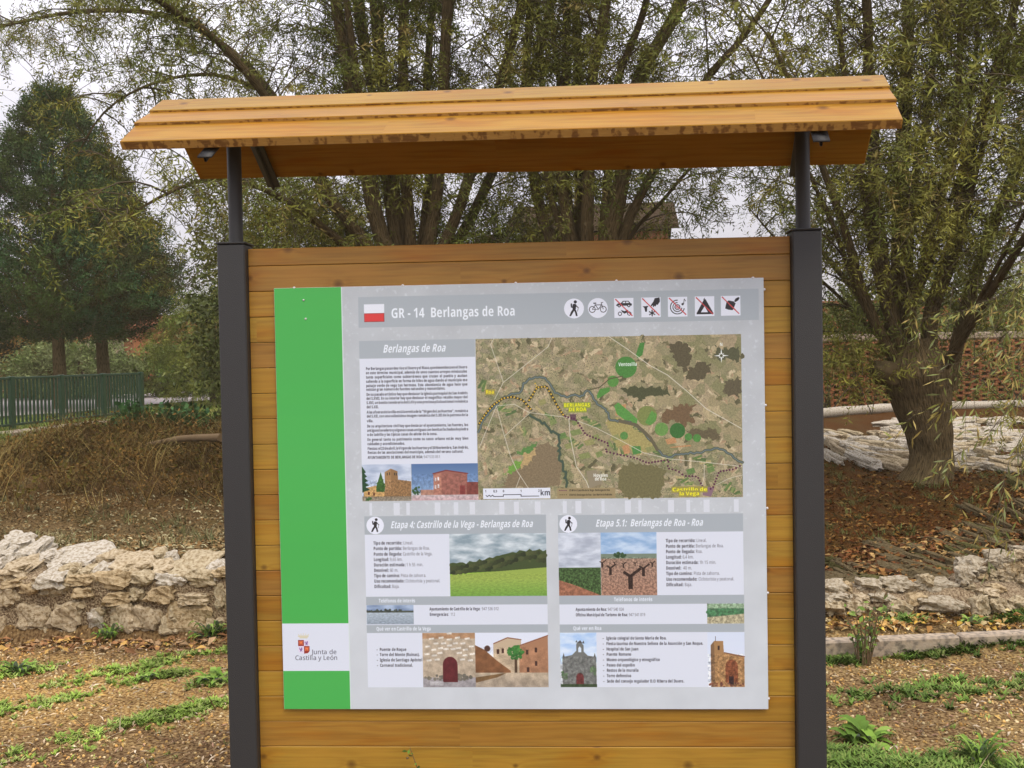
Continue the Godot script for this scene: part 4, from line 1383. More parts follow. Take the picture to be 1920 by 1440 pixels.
func build_sign():
	var sign_board := thing("information_board", "roofed wooden trail information board between two dark steel posts", "information board", Vector3.ZERO)
	for s in [-1.0, 1.0]:
		var p := part("post", box_mesh(V(0.083, 2.25, 0.083), 0.004), M.dark_paint, sign_board, Transform3D(Basis(), V(0.8365 * s, 0.8205, -0.0245)))
		part("cap", box_mesh(V(0.089, 0.006, 0.089), 0.002), M.dark_paint, p, Transform3D(Basis(), V(0, 1.128, 0)))
		var st := begin()
		tube(st, [V(0, 0, 0), V(0, 0.38, 0)], [0.021, 0.021], 24)
		part("pole", done(st), M.dark_paint, sign_board, Transform3D(Basis(), V(0.839 * s, 1.951, -0.045)))
	# horizontal boards
	var rows := []
	rows.append([1.8815, 1.9335])
	for k in 23: rows.append([1.8815 - 0.07575 * (k + 1), 1.8815 - 0.07575 * k])
	var tones := [Color(0.399, 0.224, 0.025), Color(0.372, 0.200, 0.029), Color(0.422, 0.249, 0.028), Color(0.388, 0.231, 0.033), Color(0.432, 0.263, 0.032), Color(0.360, 0.193, 0.032)]
	for k in rows.size():
		var r = rows[k]
		var t: Color = tones[(k * 7 + k / 3) % 6]
		if k < 3: t = [tones[1], tones[5], tones[0]][k]
		var g := rf(0.94, 1.06)
		t = Color(t.r * g, t.g * g, t.b * g)
		part("plank", plank_mesh(V(1.589, r[1] - r[0] - 0.0012, 0.022), 0.0016, t, Vector2(rf(0, 1), rf(0, 1))), M.board_wood, sign_board, Transform3D(Basis(), V(0, (r[0] + r[1]) * 0.5, -0.0245 + rf(-0.0006, 0.0006))))
	# printed panel
	var W := 1.43
	var H := 1.2544
	var y0 := 0.5595
	var st := begin()
	chamfer_box(st, V(W, H, 0.004), 0.0006, Vector3.ZERO, Color.WHITE, Vector2.ZERO, true)
	st.generate_normals()
	var mesh := st.commit()
	st = begin()
	st.set_smooth_group(-1)
	var a := V(-W / 2 + 0.0006, -H / 2 + 0.0006, 0.002)
	var b := V(W / 2 - 0.0006, H / 2 - 0.0006, 0.002)
	var q := [[V(a.x, a.y, 0.002), Vector2(0, 1)], [V(b.x, a.y, 0.002), Vector2(1, 1)], [V(b.x, b.y, 0.002), Vector2(1, 0)], [V(a.x, b.y, 0.002), Vector2(0, 0)]]
	for k in [0, 3, 2, 0, 2, 1]:
		st.set_uv(q[k][1])
		st.add_vertex(q[k][0])
	st.generate_normals()
	st.commit(mesh)
	var pm = mat("print", Color.WHITE, 0.42)
	pm.albedo_texture = ImageTexture.create_from_image(draw_print())
	mesh.surface_set_material(0, M.panel_edge)
	mesh.surface_set_material(1, pm)
	var panel := part("panel", mesh, null, sign_board, Transform3D(Basis(), V(0, y0 + H / 2, -0.002)))
	var head := SphereMesh.new()
	head.radius = 0.0042
	head.height = 0.008
	head.radial_segments = 12
	head.rings = 6
	for s in [[1432, 34], [1432, 368], [1433, 667], [1432, 914], [1431, 1224], [715, 0], [1008, 0], [1400, 0], [383, 0], [60, 0]]:
		part("clip", head, M.white_plastic, panel, Transform3D(Basis(), V(s[0] / 1000.0 - W / 2, H / 2 - s[1] / 1000.0, -0.001)))
	for s in [[88, 37, M.steel_screw], [93, 92, M.white_plastic]]:
		part("screw", head, s[2], panel, Transform3D(Basis().scaled(V(0.8, 0.8, 0.6)), V(s[0] / 1000.0 - W / 2, H / 2 - s[1] / 1000.0, 0.002)))
	# little roof, set slightly askew on its poles
	var roof := Node3D.new()
	roof.name = "roof"
	sign_board.add_child(roof, true)
	roof.position = V(-0.027, 0, -0.04)
	roof.rotation = V(0, deg_to_rad(-5.49), 0)
	var tilt := Transform3D(Basis(V(0, 0, 1), -0.022), V(0, 0, 0))
	var pivot := V(0, 2.3, 0)
	var L := 2.135
	# outer top edge (d, y), inner top edge, thickness, colour
	var boards := [[0.264, 2.208, 0.135, 2.301, 0.027, Color(0.37, 0.2, 0.026)], [0.180, 2.280, 0.07, 2.338, 0.016, Color(0.34, 0.175, 0.012)], [0.086, 2.337, 0.0, 2.390, 0.013, Color(0.33, 0.195, 0.02)]]
	for s in [1.0, -1.0]:
		for k in 3:
			var bd = boards[k]
			var outer := Vector2(bd[0], bd[1])
			var inner := Vector2(bd[2], bd[3])
			if s < 0.0: inner += Vector2(0.012, -0.009) if k == 2 else Vector2.ZERO
			var w := outer.distance_to(inner)
			var ang := atan2(inner.y - outer.y, outer.x - inner.x)
			var mid := (outer + inner) * 0.5
			var n := Vector2(sin(ang), cos(ang)) * float(bd[4]) * 0.5
			var basis := Basis(Vector3.UP, 0.0 if s > 0 else PI) * Basis(Vector3.RIGHT, ang)
			var at := V(0, mid.y - n.y, (mid.x - n.x) * s)
			var xf := Transform3D(basis, at - pivot)
			xf = Transform3D(tilt.basis, pivot) * xf
			var rm := plank_mesh(V(L + (0.004 * k), bd[4], w), 0.002, bd[5], Vector2(rf(0, 1), rf(0, 1)), true)
			rm.surface_set_material(0, M.roof_wood)
			rm.surface_set_material(1, M.sawn_edge)
			part("roof_plank", rm, null, roof, xf)
	# steel straps under the slopes
	for x in [-0.812, 0.868]:
		var bk := begin()
		for s in [1.0, -1.0]:
			var o := V(0, 2.158, 0.262 * s)
			var i := V(0, 2.342, 0.004 * s)
			var d := (i - o).normalized()
			var up := V(0, d.z, -d.y) if s < 0 else V(0, -d.z, d.y)
			if up.y < 0: up = -up
			var t := up * 0.0025
			var h := V(0.021, 0, 0)
			for e in [[o, i]]:
				var p := [e[0] - h, e[0] + h, e[1] + h, e[1] - h]
				poly(bk, [p[0] + t, p[1] + t, p[2] + t, p[3] + t], up)
				poly(bk, [p[0] - t, p[1] - t, p[2] - t, p[3] - t], -up)
				poly(bk, [p[0] - t, p[3] - t, p[3] + t, p[0] + t], -h)
				poly(bk, [p[1] - t, p[2] - t, p[2] + t, p[1] + t], h)
				poly(bk, [p[0] - t, p[1] - t, p[1] + t, p[0] + t], -d)
				# upstanding web of the angle
				var wb := -up * 0.014
				var g := V(0.003, 0, 0)
				poly(bk, [o - t - g, i - t - g, i + wb - g, o + wb - g], -g)
				poly(bk, [o - t + g, i - t + g, i + wb + g, o + wb + g], g)
				poly(bk, [o + wb - g, i + wb - g, i + wb + g, o + wb + g], wb)
		part("bracket", done(bk), M.dark_paint, roof, Transform3D(tilt.basis, pivot) * Transform3D(Basis(), V(x, 0, 0) - pivot))


# ------------------------------------------------------------------ print on the panel (millimetres from its top left corner)
var pic: Image
const PX := 1.432
var fonts := {}
var atlases := {}


func c8(r: int, g: int, b: int) -> Color:
	# inks on a cool white sheet
	var l := Color8(r, g, b).srgb_to_linear()
	return Color(minf(l.r * 1.03, 1.0), minf(l.g * 1.12, 1.0), minf(l.b * 1.2, 1.0)).linear_to_srgb()


func rect(x0: float, y0: float, x1: float, y1: float, c: Color):
	pic.fill_rect(Rect2i(roundi(x0 * PX), roundi(y0 * PX), roundi(x1 * PX) - roundi(x0 * PX), roundi(y1 * PX) - roundi(y0 * PX)), c)


func shape(pts: Array, c: Color):
	# filled polygon (even-odd), in mm
	var lo := 1e9
	var hi := -1e9
	for p in pts:
		lo = minf(lo, p.y)
		hi = maxf(hi, p.y)
	for row in range(int(floor(lo * PX)), int(ceil(hi * PX)) + 1):
		var y := (row + 0.5) / PX
		var cuts := []
		for i in pts.size():
			var a: Vector2 = pts[i]
			var b: Vector2 = pts[(i + 1) % pts.size()]
			if (a.y <= y) != (b.y <= y):
				cuts.append(a.x + (y - a.y) / (b.y - a.y) * (b.x - a.x))
		cuts.sort()
		for k in range(0, cuts.size() - 1, 2):
			var x0 := roundi(cuts[k] * PX)
			var x1 := roundi(cuts[k + 1] * PX)
			if x1 > x0: pic.fill_rect(Rect2i(x0, row, x1 - x0, 1), c)


func P2(a: Array) -> Array:
	var out := []
	for k in range(0, a.size(), 2): out.append(Vector2(a[k], a[k + 1]))
	return out


func disc(x: float, y: float, r: float, c: Color, ry := -1.0):
	var pts := []
	var n := 28
	for k in n: pts.append(Vector2(x + cos(TAU * k / n) * r, y + sin(TAU * k / n) * (r if ry < 0 else ry)))
	shape(pts, c)


func line(a: Vector2, b: Vector2, w: float, c: Color):
	var d := (b - a).normalized().orthogonal() * w * 0.5
	shape([a + d, b + d, b - d, a - d], c)


func path_line(pts: Array, w: float, c: Color, dash := 0.0):
	for i in pts.size() - 1:
		if dash <= 0.0:
			line(pts[i], pts[i + 1], w, c)
			disc(pts[i + 1].x, pts[i + 1].y, w * 0.5, c)
		else:
			var l: float = pts[i].distance_to(pts[i + 1])
			var n := int(l / dash)
			for k in n:
				var p: Vector2 = pts[i].lerp(pts[i + 1], (k + 0.5) / n)
				disc(p.x, p.y, w * 0.5, c)


func ring(x: float, y: float, r: float, w: float, c: Color, from := 0.0, to := TAU):
	var n := 22
	for k in n:
		var a := lerpf(from, to, float(k) / n)
		var b := lerpf(from, to, float(k + 1) / n)
		line(V2(x + cos(a) * r, y + sin(a) * r), V2(x + cos(b) * r, y + sin(b) * r), w, c)


func V2(x, y) -> Vector2:
	return Vector2(x, y)


func face(bold: bool, slant: bool, squeeze: float) -> RID:
	var key := "%s%s%.2f" % [bold, slant, squeeze]
	if not fonts.has(key):
		var f := SystemFont.new()
		f.font_names = PackedStringArray(["Droid Sans"])
		f.font_weight = 700 if bold else 400
		f.antialiasing = TextServer.FONT_ANTIALIASING_GRAY
		f.hinting = TextServer.HINTING_NONE
		f.subpixel_positioning = TextServer.SUBPIXEL_POSITIONING_DISABLED
		var rid: RID = f.get_rids()[0]
		TextServerManager.get_primary_interface().font_set_transform(rid, Transform2D(Vector2(squeeze, 0.21 if slant else 0.0), Vector2(0, 1), Vector2.ZERO))
		fonts[key] = [f, rid]
	return fonts[key][1]


func text_run(s: String, x: float, base: float, size: float, c: Color, bold := false, slant := false, fit := 0.0, squeeze := 0.86, justify := 0.0) -> float:
	# draws one line; fit squeezes it to that many mm, justify spreads its spaces; returns the end x
	var ts := TextServerManager.get_primary_interface()
	var px := roundi(size * PX)
	var measure := face(bold, false, 1.0)
	var sh := ts.create_shaped_text()
	ts.shaped_text_add_string(sh, s, [measure], px)
	ts.shaped_text_shape(sh)
	var glyphs := ts.shaped_text_get_glyphs(sh)
	var natural := 0.0
	var gaps := 0
	for g in glyphs:
		natural += g.advance
	gaps = s.count(" ")
	if fit > 0.0: squeeze = fit * PX / natural
	squeeze = snappedf(squeeze, 0.02)
	var extra := 0.0
	if justify > 0.0 and gaps > 0: extra = (justify * PX - natural * squeeze) / gaps
	var rid := face(bold, slant, squeeze)
	var size2 := Vector2i(px, 0)
	var pen := x * PX
	var y := roundi(base * PX)
	for g in glyphs: ts.font_render_glyph(rid, size2, g.index)
	for g in glyphs:
		var r := ts.font_get_glyph_uv_rect(rid, size2, g.index)
		var page := ts.font_get_glyph_texture_idx(rid, size2, g.index)
		if page >= 0 and r.size.x > 0.0:
			var key := "%d/%d/%d/%s" % [rid.get_id(), px, page, c.to_html()]
			if not atlases.has(key) or atlases[key][1] < glyphs.size() + 100000:
				atlases[key] = [tinted(ts.font_get_texture_image(rid, size2, page), c), 0]
			pic.blend_rect(atlases[key][0], Rect2i(r), Vector2i(roundi(pen), y) + Vector2i(ts.font_get_glyph_offset(rid, size2, g.index)))
		pen += g.advance * squeeze
		if r.size.x <= 0.0: pen += extra
	ts.free_rid(sh)
	return pen / PX


var tint_cache := {}

func tinted(src: Image, c: Color) -> Image:
	var data := src.get_data()
	var key := "%d/%s" % [hash(data), c.to_html()]
	if tint_cache.has(key): return tint_cache[key]
	var im: Image = src.duplicate()
	im.convert(Image.FORMAT_RGBA8)
	var d := im.get_data()
	var r := c.r8
	var g := c.g8
	var b := c.b8
	for i in range(0, d.size(), 4):
		if d[i + 3]:
			d[i] = r
			d[i + 1] = g
			d[i + 2] = b
	im = Image.create_from_data(im.get_width(), im.get_height(), false, Image.FORMAT_RGBA8, d)
	tint_cache[key] = im
	return im


func speckle(x0: float, y0: float, x1: float, y1: float, amount: float, freq: float, s: int, stretch := 1.0):
	# brightness noise over a rectangle, as in a printed photograph
	var n := FastNoiseLite.new()
	n.seed = s
	n.frequency = freq
	n.fractal_octaves = 3
	var n2 := FastNoiseLite.new()
	n2.seed = s + 500
	n2.frequency = 0.22
	n2.fractal_octaves = 3
	for j in range(int(y0 * PX), int(y1 * PX)):
		for i in range(int(x0 * PX), int(x1 * PX)):
			var k := 1.0 + amount * (n.get_noise_2d(i, j * stretch) + 1.0 * n2.get_noise_2d(i, j))
			var c := pic.get_pixel(i, j)
			pic.set_pixel(i, j, Color(c.r * k, c.g * k, c.b * k))


func fade(x0: float, y0: float, x1: float, y1: float, a: Color, b: Color):
	var n := maxi(1, roundi((y1 - y0) * PX))
	for k in n:
		pic.fill_rect(Rect2i(roundi(x0 * PX), roundi(y0 * PX) + k, roundi(x1 * PX) - roundi(x0 * PX), 1), a.lerp(b, float(k) / n))


func clouds(x0: float, y0: float, x1: float, y1: float, light: Color, dark: Color, s: int):
	var n := FastNoiseLite.new()
	n.seed = s
	n.frequency = 0.012
	n.fractal_octaves = 4
	for j in range(roundi(y0 * PX), roundi(y1 * PX)):
		for i in range(roundi(x0 * PX), roundi(x1 * PX)):
			pic.set_pixel(i, j, dark.lerp(light, clampf(0.5 + 1.1 * n.get_noise_2d(i * 0.7, j * 1.8), 0, 1)))


func blobs(cx: float, cy: float, rx: float, ry: float, count: int, r: float, a: Color, b: Color, s: int):
	var g := RandomNumberGenerator.new()
	g.seed = s
	for i in count:
		var q := Vector2(g.randf_range(-1, 1), g.randf_range(-1, 1))
		if q.length() > 1.0: continue
		disc(cx + q.x * rx, cy + q.y * ry, r * g.randf_range(0.6, 1.3), a.lerp(b, clampf(g.randf() * 0.7 + (0.3 if q.y > 0 else 0.0), 0, 1)))


func soften(x0: float, y0: float, x1: float, y1: float, k: float):
	# the print's halftone is coarse: fine detail is lost
	var r := Rect2i(roundi(x0 * PX), roundi(y0 * PX), roundi(x1 * PX) - roundi(x0 * PX), roundi(y1 * PX) - roundi(y0 * PX))
	var im := pic.get_region(r)
	im.resize(maxi(4, int(r.size.x / k)), maxi(4, int(r.size.y / k)), Image.INTERPOLATE_LANCZOS)
	im.resize(r.size.x, r.size.y, Image.INTERPOLATE_CUBIC)
	pic.blit_rect(im, Rect2i(Vector2i.ZERO, r.size), r.position)


func rough(pts: Array, amp := 5.0, step := 5.0) -> Array:
	# uneven natural edge
	var out := []
	for i in pts.size():
		var a: Vector2 = pts[i]
		var b: Vector2 = pts[(i + 1) % pts.size()]
		var n := maxi(1, int(a.distance_to(b) / step))
		for k in n:
			var p := a.lerp(b, float(k) / n)
			out.append(p + V2(bumps.get_noise_2d(p.x * 0.06, p.y * 0.06), bumps.get_noise_2d(p.x * 0.06 + 50.0, p.y * 0.06)) * amp * 1.8)
	return out


func wind(pts: Array, amp: float) -> Array:
	var out := rough(pts, amp, 6.0)
	var n := maxi(1, int(pts[-1].distance_to(pts[0]) / 6.0))
	return out.slice(0, out.size() - n + 1)


func walker(x: float, y: float, k: float):
	# hiker sign: white disc, dark figure with pack and stick
	var ink := c8(38, 36, 40)
	disc(x, y, 29 * k, c8(222, 222, 230))
	disc(x + 4 * k, y - 19 * k, 4.6 * k, ink)
	shape(offset([-3, -13, 4, -13.5, 7, -10, 5, 3, 5, 6, -4, 5, -5, -6], x, y, k), ink)
	shape(offset([-10, -14, -6, -15, -5, -2, -9, -3], x, y, k), ink)
	shape(offset([-4, 3, 2, 4, -3, 12, -9, 22, -14, 22, -9, 10], x, y, k), ink)
	shape(offset([-1, 4, 5, 4, 8, 11, 10, 22, 5, 22, 3, 12], x, y, k), ink)
	line(V2(x + 5 * k, y - 9 * k), V2(x + 12 * k, y - 2 * k), 2.6 * k, ink)
	line(V2(x + 13 * k, y - 4 * k), V2(x + 10 * k, y + 9 * k), 1.2 * k, ink)


func offset(a: Array, x: float, y: float, k: float) -> Array:
	var out := []
	for i in range(0, a.size(), 2): out.append(V2(x + a[i] * k, y + a[i + 1] * k))
	return out


# map coordinates: the map's own grid to millimetres on the panel
func mp(a: Array) -> Array:
	var out := []
	for k in range(0, a.size(), 2):
		var x: float = a[k]
		var y: float = a[k + 1]
		out.append(V2(593.6 + (x - 38.0) * 0.481, 160.0 + (y - (400.0 - 0.0135 * (x - 38.0))) * 0.492))
	return out


func draw_map():
	var x0 := 594.0
	var y0 := 160.5
	var x1 := 1364.5
	var y1 := 633.5
	var i0 := roundi(x0 * PX)
	var j0 := roundi(y0 * PX)
	var w := roundi(x1 * PX) - i0
	var h := roundi(y1 * PX) - j0
	var cells := FastNoiseLite.new()
	cells.seed = 4
	cells.noise_type = FastNoiseLite.TYPE_CELLULAR
	cells.cellular_return_type = FastNoiseLite.RETURN_CELL_VALUE
	cells.cellular_distance_function = FastNoiseLite.DISTANCE_MANHATTAN
	cells.frequency = 0.055
	cells.fractal_type = FastNoiseLite.FRACTAL_NONE
	cells.domain_warp_enabled = true
	cells.domain_warp_amplitude = 9.0
	cells.domain_warp_frequency = 0.02
	var small := cells.get_image(w, h).get_data()
	cells.frequency = 0.018
	cells.seed = 9
	var large := cells.get_image(w, h).get_data()
	var n := FastNoiseLite.new()
	n.seed = 12
	n.frequency = 0.02
	n.fractal_octaves = 5
	var soft := n.get_image(w, h).get_data()
	n.frequency = 0.15
	var grainy := n.get_image(w, h).get_data()
	var field := [c8(142, 136, 102), c8(162, 152, 116), c8(126, 126, 92), c8(156, 142, 116), c8(124, 120, 88), c8(172, 156, 126), c8(142, 132, 108), c8(116, 114, 86)]
	var wide := [c8(152, 138, 104), c8(174, 156, 120), c8(138, 130, 96), c8(160, 142, 112), c8(128, 124, 86), c8(184, 164, 126)]
	var d := PackedByteArray()
	d.resize(w * h * 4)
	for k in w * h:
		var i := k % w
		var j := k / w
		var a: Color = field[small[k] * 7 / 255]
		var b: Color = wide[large[k] * 5 / 255]
		# busy small plots in the north west and the south east, wide fields elsewhere
		var u := clampf(0.72 - float(i) / w * 0.95 - float(j) / h * 0.25 + soft[k] / 255.0 * 0.4, 0.12, 0.85)
		if j > h * 0.72 and i > w * 0.45: u = 0.75
		var c := b.lerp(a, u)
		var q := 0.9 + 0.2 * grainy[k] / 255.0
		if grainy[k] < 76 and soft[k] < 128 and u > 0.3: c = c.lerp(c8(66, 66, 46), 0.7)
		d[k * 4] = clampi(int(c.r8 * q), 0, 255)
		d[k * 4 + 1] = clampi(int(c.g8 * q), 0, 255)
		d[k * 4 + 2] = clampi(int(c.b8 * q), 0, 255)
		d[k * 4 + 3] = 255
	pic.blit_rect(Image.create_from_data(w, h, false, Image.FORMAT_RGBA8, d), Rect2i(0, 0, w, h), Vector2i(i0, j0))
	var wood := c8(88, 80, 58)
	var green := c8(72, 126, 58)
	for k in 900:                                        # plots, groves and bare patches, longer than wide
		var q := V2(604 + fmod(k * 137.508, 752.0), 168 + fmod(k * 89.33, 458.0))
		var near_river := absf(q.y - (330.0 + (q.x - 594.0) * 0.34)) < 60.0
		var rr := 2.5 + fmod(k * 3.7, 7.0)
		var turn := 0.5 + bumps.get_noise_2d(q.x * 0.01, q.y * 0.01) * 3.0
		var ax := V2(cos(turn), sin(turn)) * rr * (1.0 + fmod(k * 0.77, 1.2))
		var ay := V2(-sin(turn), cos(turn)) * rr * 0.5
		var tone: Color = [c8(112, 106, 74), c8(176, 160, 126), c8(134, 120, 92), c8(150, 140, 104), c8(192, 174, 140), c8(92, 88, 62), c8(164, 138, 108)][k % 7]
		if near_river and k % 2 == 0: tone = [c8(96, 118, 66), c8(126, 136, 84), c8(84, 104, 62), c8(172, 156, 112)][k / 2 % 4]
		if k % 3 == 0 or near_river: shape([q - ax - ay, q + ax - ay * 0.8, q + ax + ay, q - ax * 0.9 + ay], tone)
		else: shape(rough([q - ax - ay, q + ax - ay, q + ax + ay, q - ax + ay], 5.0, 2.5), tone)
	# dark woods
	shape(rough(mp([1205, 430, 1300, 425, 1340, 470, 1330, 560, 1300, 600, 1240, 540, 1225, 480]), 6.5, 3.0), wood)
	shape(rough(mp([1310, 600, 1390, 545, 1450, 560, 1460, 610, 1380, 655, 1320, 640]), 6.5, 3.0), wood)
	shape(rough(mp([1535, 650, 1636, 645, 1636, 730, 1590, 750, 1530, 730]), 6.5, 3.0), c8(92, 84, 62))
	shape(rough(mp([915, 700, 1010, 690, 1120, 680, 1150, 700, 1210, 690, 1200, 740, 1110, 745, 1040, 760, 1000, 800, 1015, 760, 940, 730]), 6.5, 3.0), c8(76, 78, 52))
	shape(rough(mp([1175, 840, 1240, 800, 1360, 800, 1320, 850, 1360, 900, 1290, 920, 1240, 880, 1190, 905, 1145, 870]), 6.5, 3.0), c8(110, 88, 62))
	shape(rough(mp([1310, 940, 1430, 935, 1510, 955, 1500, 1000, 1400, 985, 1330, 985]), 6.5, 3.0), c8(98, 88, 64))
	shape(rough(mp([1480, 450, 1560, 470, 1630, 450, 1634, 560, 1560, 520, 1510, 540]), 6.5, 3.0), c8(84, 84, 60))
	shape(rough(mp([190, 1285, 240, 1200, 370, 1120, 390, 1040, 470, 1018, 520, 1040, 550, 1150, 545, 1270, 480, 1290]), 6.5, 3.0), c8(126, 110, 84))
	shape(rough(mp([905, 1165, 1000, 1130, 1090, 1150, 1180, 1180, 1150, 1340, 950, 1352, 885, 1290]), 6.5, 3.0), c8(110, 104, 70))
	# fields
	shape(rough(mp([285, 1075, 380, 1020, 420, 1010, 370, 1070, 300, 1098]), 6.5, 3.0), c8(88, 126, 66))
	shape(rough(mp([195, 1220, 250, 1150, 330, 1110, 350, 1130, 270, 1190]), 6.5, 3.0), c8(110, 148, 66))
	shape(rough(mp([310, 1100, 400, 1050, 380, 1120, 300, 1180]), 6.5, 3.0), c8(176, 150, 104))
	shape(rough(mp([820, 900, 900, 870, 980, 920, 1080, 980, 1140, 1050, 1010, 1090, 880, 1040]), 6.5, 3.0), c8(158, 146, 92))
	for q in [[640, 960, 40], [720, 1020, 36], [600, 1040, 34], [690, 1100, 40], [760, 990, 26], [880, 990, 28], [1090, 1060, 34], [1200, 1110, 30], [1330, 1190, 30], [1450, 1180, 26], [560, 980, 26], [640, 900, 24], [780, 1090, 24], [440, 780, 26], [500, 900, 20]]:
		shape(mp([q[0] - q[2], q[1] - 10, q[0] + q[2] * 0.6, q[1] - 24, q[0] + q[2], q[1] + 6, q[0] - q[2] * 0.5, q[1] + 20]), c8(98, 124, 70).lerp(c8(150, 140, 92), (q[0] % 7) / 7.0))
	for q in [[880, 860, 940, 790], [1205, 1045, 1330, 1040], [920, 1040, 960, 1080], [1180, 1000, 1240, 1020]]:
		shape(mp([q[0], q[1], q[2], q[1] - 14, q[2] + 8, q[3], q[0] + 12, q[3] + 10]), c8(180, 134, 92))
	# irrigation circles and bends
	var circle := func(x: float, y: float, r: float, c: Color):
		var p: Vector2 = mp([x, y])[0]
		disc(p.x, p.y, r * 0.485, c)
	circle.call(950.0, 572.0, 64.0, green)
	shape(mp([1010, 500, 1035, 430, 1065, 425, 1050, 500, 1020, 520]), green)
	circle.call(870.0, 655.0, 34.0, c8(86, 134, 62))
	shape(mp([770, 740, 790, 700, 850, 690, 850, 715, 800, 745, 775, 760]), c8(80, 132, 60))
	shape(mp([875, 800, 900, 780, 960, 830, 1015, 880, 1010, 905, 960, 900, 890, 850]), c8(86, 140, 66))
	circle.call(1072.0, 860.0, 60.0, c8(120, 128, 72))
	shape(mp([1060, 900, 1100, 830, 1130, 850, 1125, 890, 1090, 918]), c8(92, 140, 66))
	circle.call(1158.0, 940.0, 40.0, c8(102, 140, 72))
	circle.call(1254.0, 948.0, 46.0, c8(58, 104, 50))
	circle.call(1319.0, 985.0, 22.0, c8(78, 130, 62))
	circle.call(1370.0, 992.0, 24.0, c8(78, 130, 62))
	circle.call(932.0, 978.0, 24.0, c8(88, 132, 68))
	shape(mp([975, 1040, 1030, 1040, 1035, 1080, 985, 1092]), c8(78, 128, 66))
	soften(x0, y0, x1, y1, 1.5)
	speckle(x0, y0, x1, y1, 0.13, 0.09, 91)
	# the rivers
	var river := c8(74, 86, 82)
	var duero := mp([48, 960, 70, 900, 110, 840, 160, 790, 215, 745, 270, 725, 315, 720, 325, 670, 360, 640, 410, 628, 455, 635, 490, 675, 520, 720, 560, 742, 600, 745, 640, 728, 670, 752, 715, 708, 745, 740, 770, 790, 820, 820, 850, 885, 920, 890, 980, 905, 1050, 950, 1100, 1010, 1140, 1070, 1190, 1108, 1250, 1090, 1330, 1082, 1420, 1070, 1490, 1052, 1560, 1080, 1636, 1140])
	duero = wind(duero, 3.0)
	path_line(duero, 8.5, c8(104, 104, 72))
	path_line(duero, 5.5, river)
	path_line(duero, 2.0, c8(112, 124, 122))
	var riaza := wind(mp([360, 850, 400, 880, 450, 905, 490, 950, 540, 980, 535, 1060, 550, 1140, 570, 1200, 580, 1280]), 6.0)
	path_line(riaza, 7.5, c8(74, 88, 62))
	path_line(riaza, 3.0, c8(62, 78, 70))
	path_line(mp([715, 708, 790, 690, 850, 640, 930, 625]), 3.0, c8(84, 78, 54))
	path_line(mp([900, 890, 1010, 915, 1090, 990, 1130, 1060]), 9.0, c8(98, 90, 70))
	# roads
	var road := c8(206, 198, 178)
	path_line(mp([150, 400, 132, 436, 205, 660, 150, 760]), 1.6, road)
	path_line(mp([505, 395, 480, 450, 205, 660]), 1.6, road)
	path_line(mp([845, 388, 960, 465, 1090, 560, 1200, 620, 1320, 720, 1430, 820, 1636, 935]), 2.0, road)
	path_line(mp([50, 1050, 160, 800, 270, 790, 360, 840, 600, 870, 760, 930, 900, 1000, 1050, 1080, 1200, 1115, 1420, 1135, 1636, 1160]), 1.6, road)
	path_line(mp([160, 800, 200, 960, 240, 1100, 280, 1190, 345, 1290]), 1.6, road)
	path_line(mp([205, 980, 360, 845]), 1.4, road)
	path_line(mp([300, 1215, 270, 1290]), 1.4, road)
	path_line(mp([600, 870, 605, 980, 640, 1160, 700, 1250, 715, 1290]), 2.0, road)
	path_line(mp([1412, 1140, 1410, 1230, 1395, 1270]), 1.4, road)
	path_line(mp([1480, 1270, 1560, 1230, 1636, 1210]), 1.4, road)
	# towns
	shape(mp([605, 850, 645, 850, 640, 890, 610, 885]), c8(96, 70, 78))
	shape(mp([1400, 1275, 1470, 1285, 1450, 1340, 1400, 1330]), c8(132, 104, 112))
	shape(mp([700, 1190, 760, 1180, 800, 1260, 720, 1290]), c8(140, 128, 104))
	# dotted routes
	var yellow := c8(206, 170, 60)
	var west := mp([50, 910, 90, 850, 140, 795, 200, 755, 260, 745, 320, 765, 375, 825])
	path_line(west, 7.0, c8(44, 42, 32), 4.0)
	path_line(west, 5.4, yellow, 8.4)
	var loop := mp([355, 775, 410, 690, 465, 685, 500, 740, 530, 800, 570, 860])
	path_line(loop, 7.0, c8(54, 50, 34), 4.0)
	path_line(loop, 5.4, yellow, 8.4)
	path_line(mp([395, 660, 410, 690]), 4.4, yellow, 5.6)
	soften(x0, y0, x1, y1, 1.9)
	var east := mp([570, 860, 640, 880, 700, 970, 840, 1025, 815, 1070, 900, 1090, 1000, 1110, 1070, 1140, 1200, 1120, 1190, 1170, 1250, 1185, 1290, 1215, 1370, 1220, 1410, 1300, 1460, 1290, 1500, 1190, 1590, 1175, 1636, 1150])
	path_line(east, 6.0, c8(84, 34, 62), 8.6)
	# names
	var name_at := func(s: String, x: float, y: float, size: float, c: Color, back: Color):
		var p: Vector2 = mp([x, y])[0]
		var wd: float = s.length() * size * 0.56
		rect(p.x - wd * 0.5 - 2, p.y - size * 0.9, p.x + wd * 0.5 + 2, p.y + size * 0.28, back)
		text_run(s, p.x - wd * 0.5, p.y, size, c, true, false, wd)
	name_at.call("Roa", 122, 727, 15, c8(236, 214, 40), c8(150, 138, 70))
	name_at.call("BERLANGAS", 650, 806, 15, c8(232, 224, 30), c8(140, 148, 62))
	name_at.call("DE ROA", 652, 832, 15, c8(232, 224, 30), c8(140, 148, 62))
	name_at.call("Castrillo de", 1322, 1306, 15, c8(236, 224, 40), c8(150, 140, 70))
	name_at.call("la Vega", 1320, 1330, 15, c8(236, 224, 40), c8(150, 140, 70))
	var p: Vector2 = mp([905, 566])[0]
	text_run("Ventosilla", p.x, p.y, 15, c8(228, 232, 226), true, false, 54)
	p = mp([742, 1224])[0]
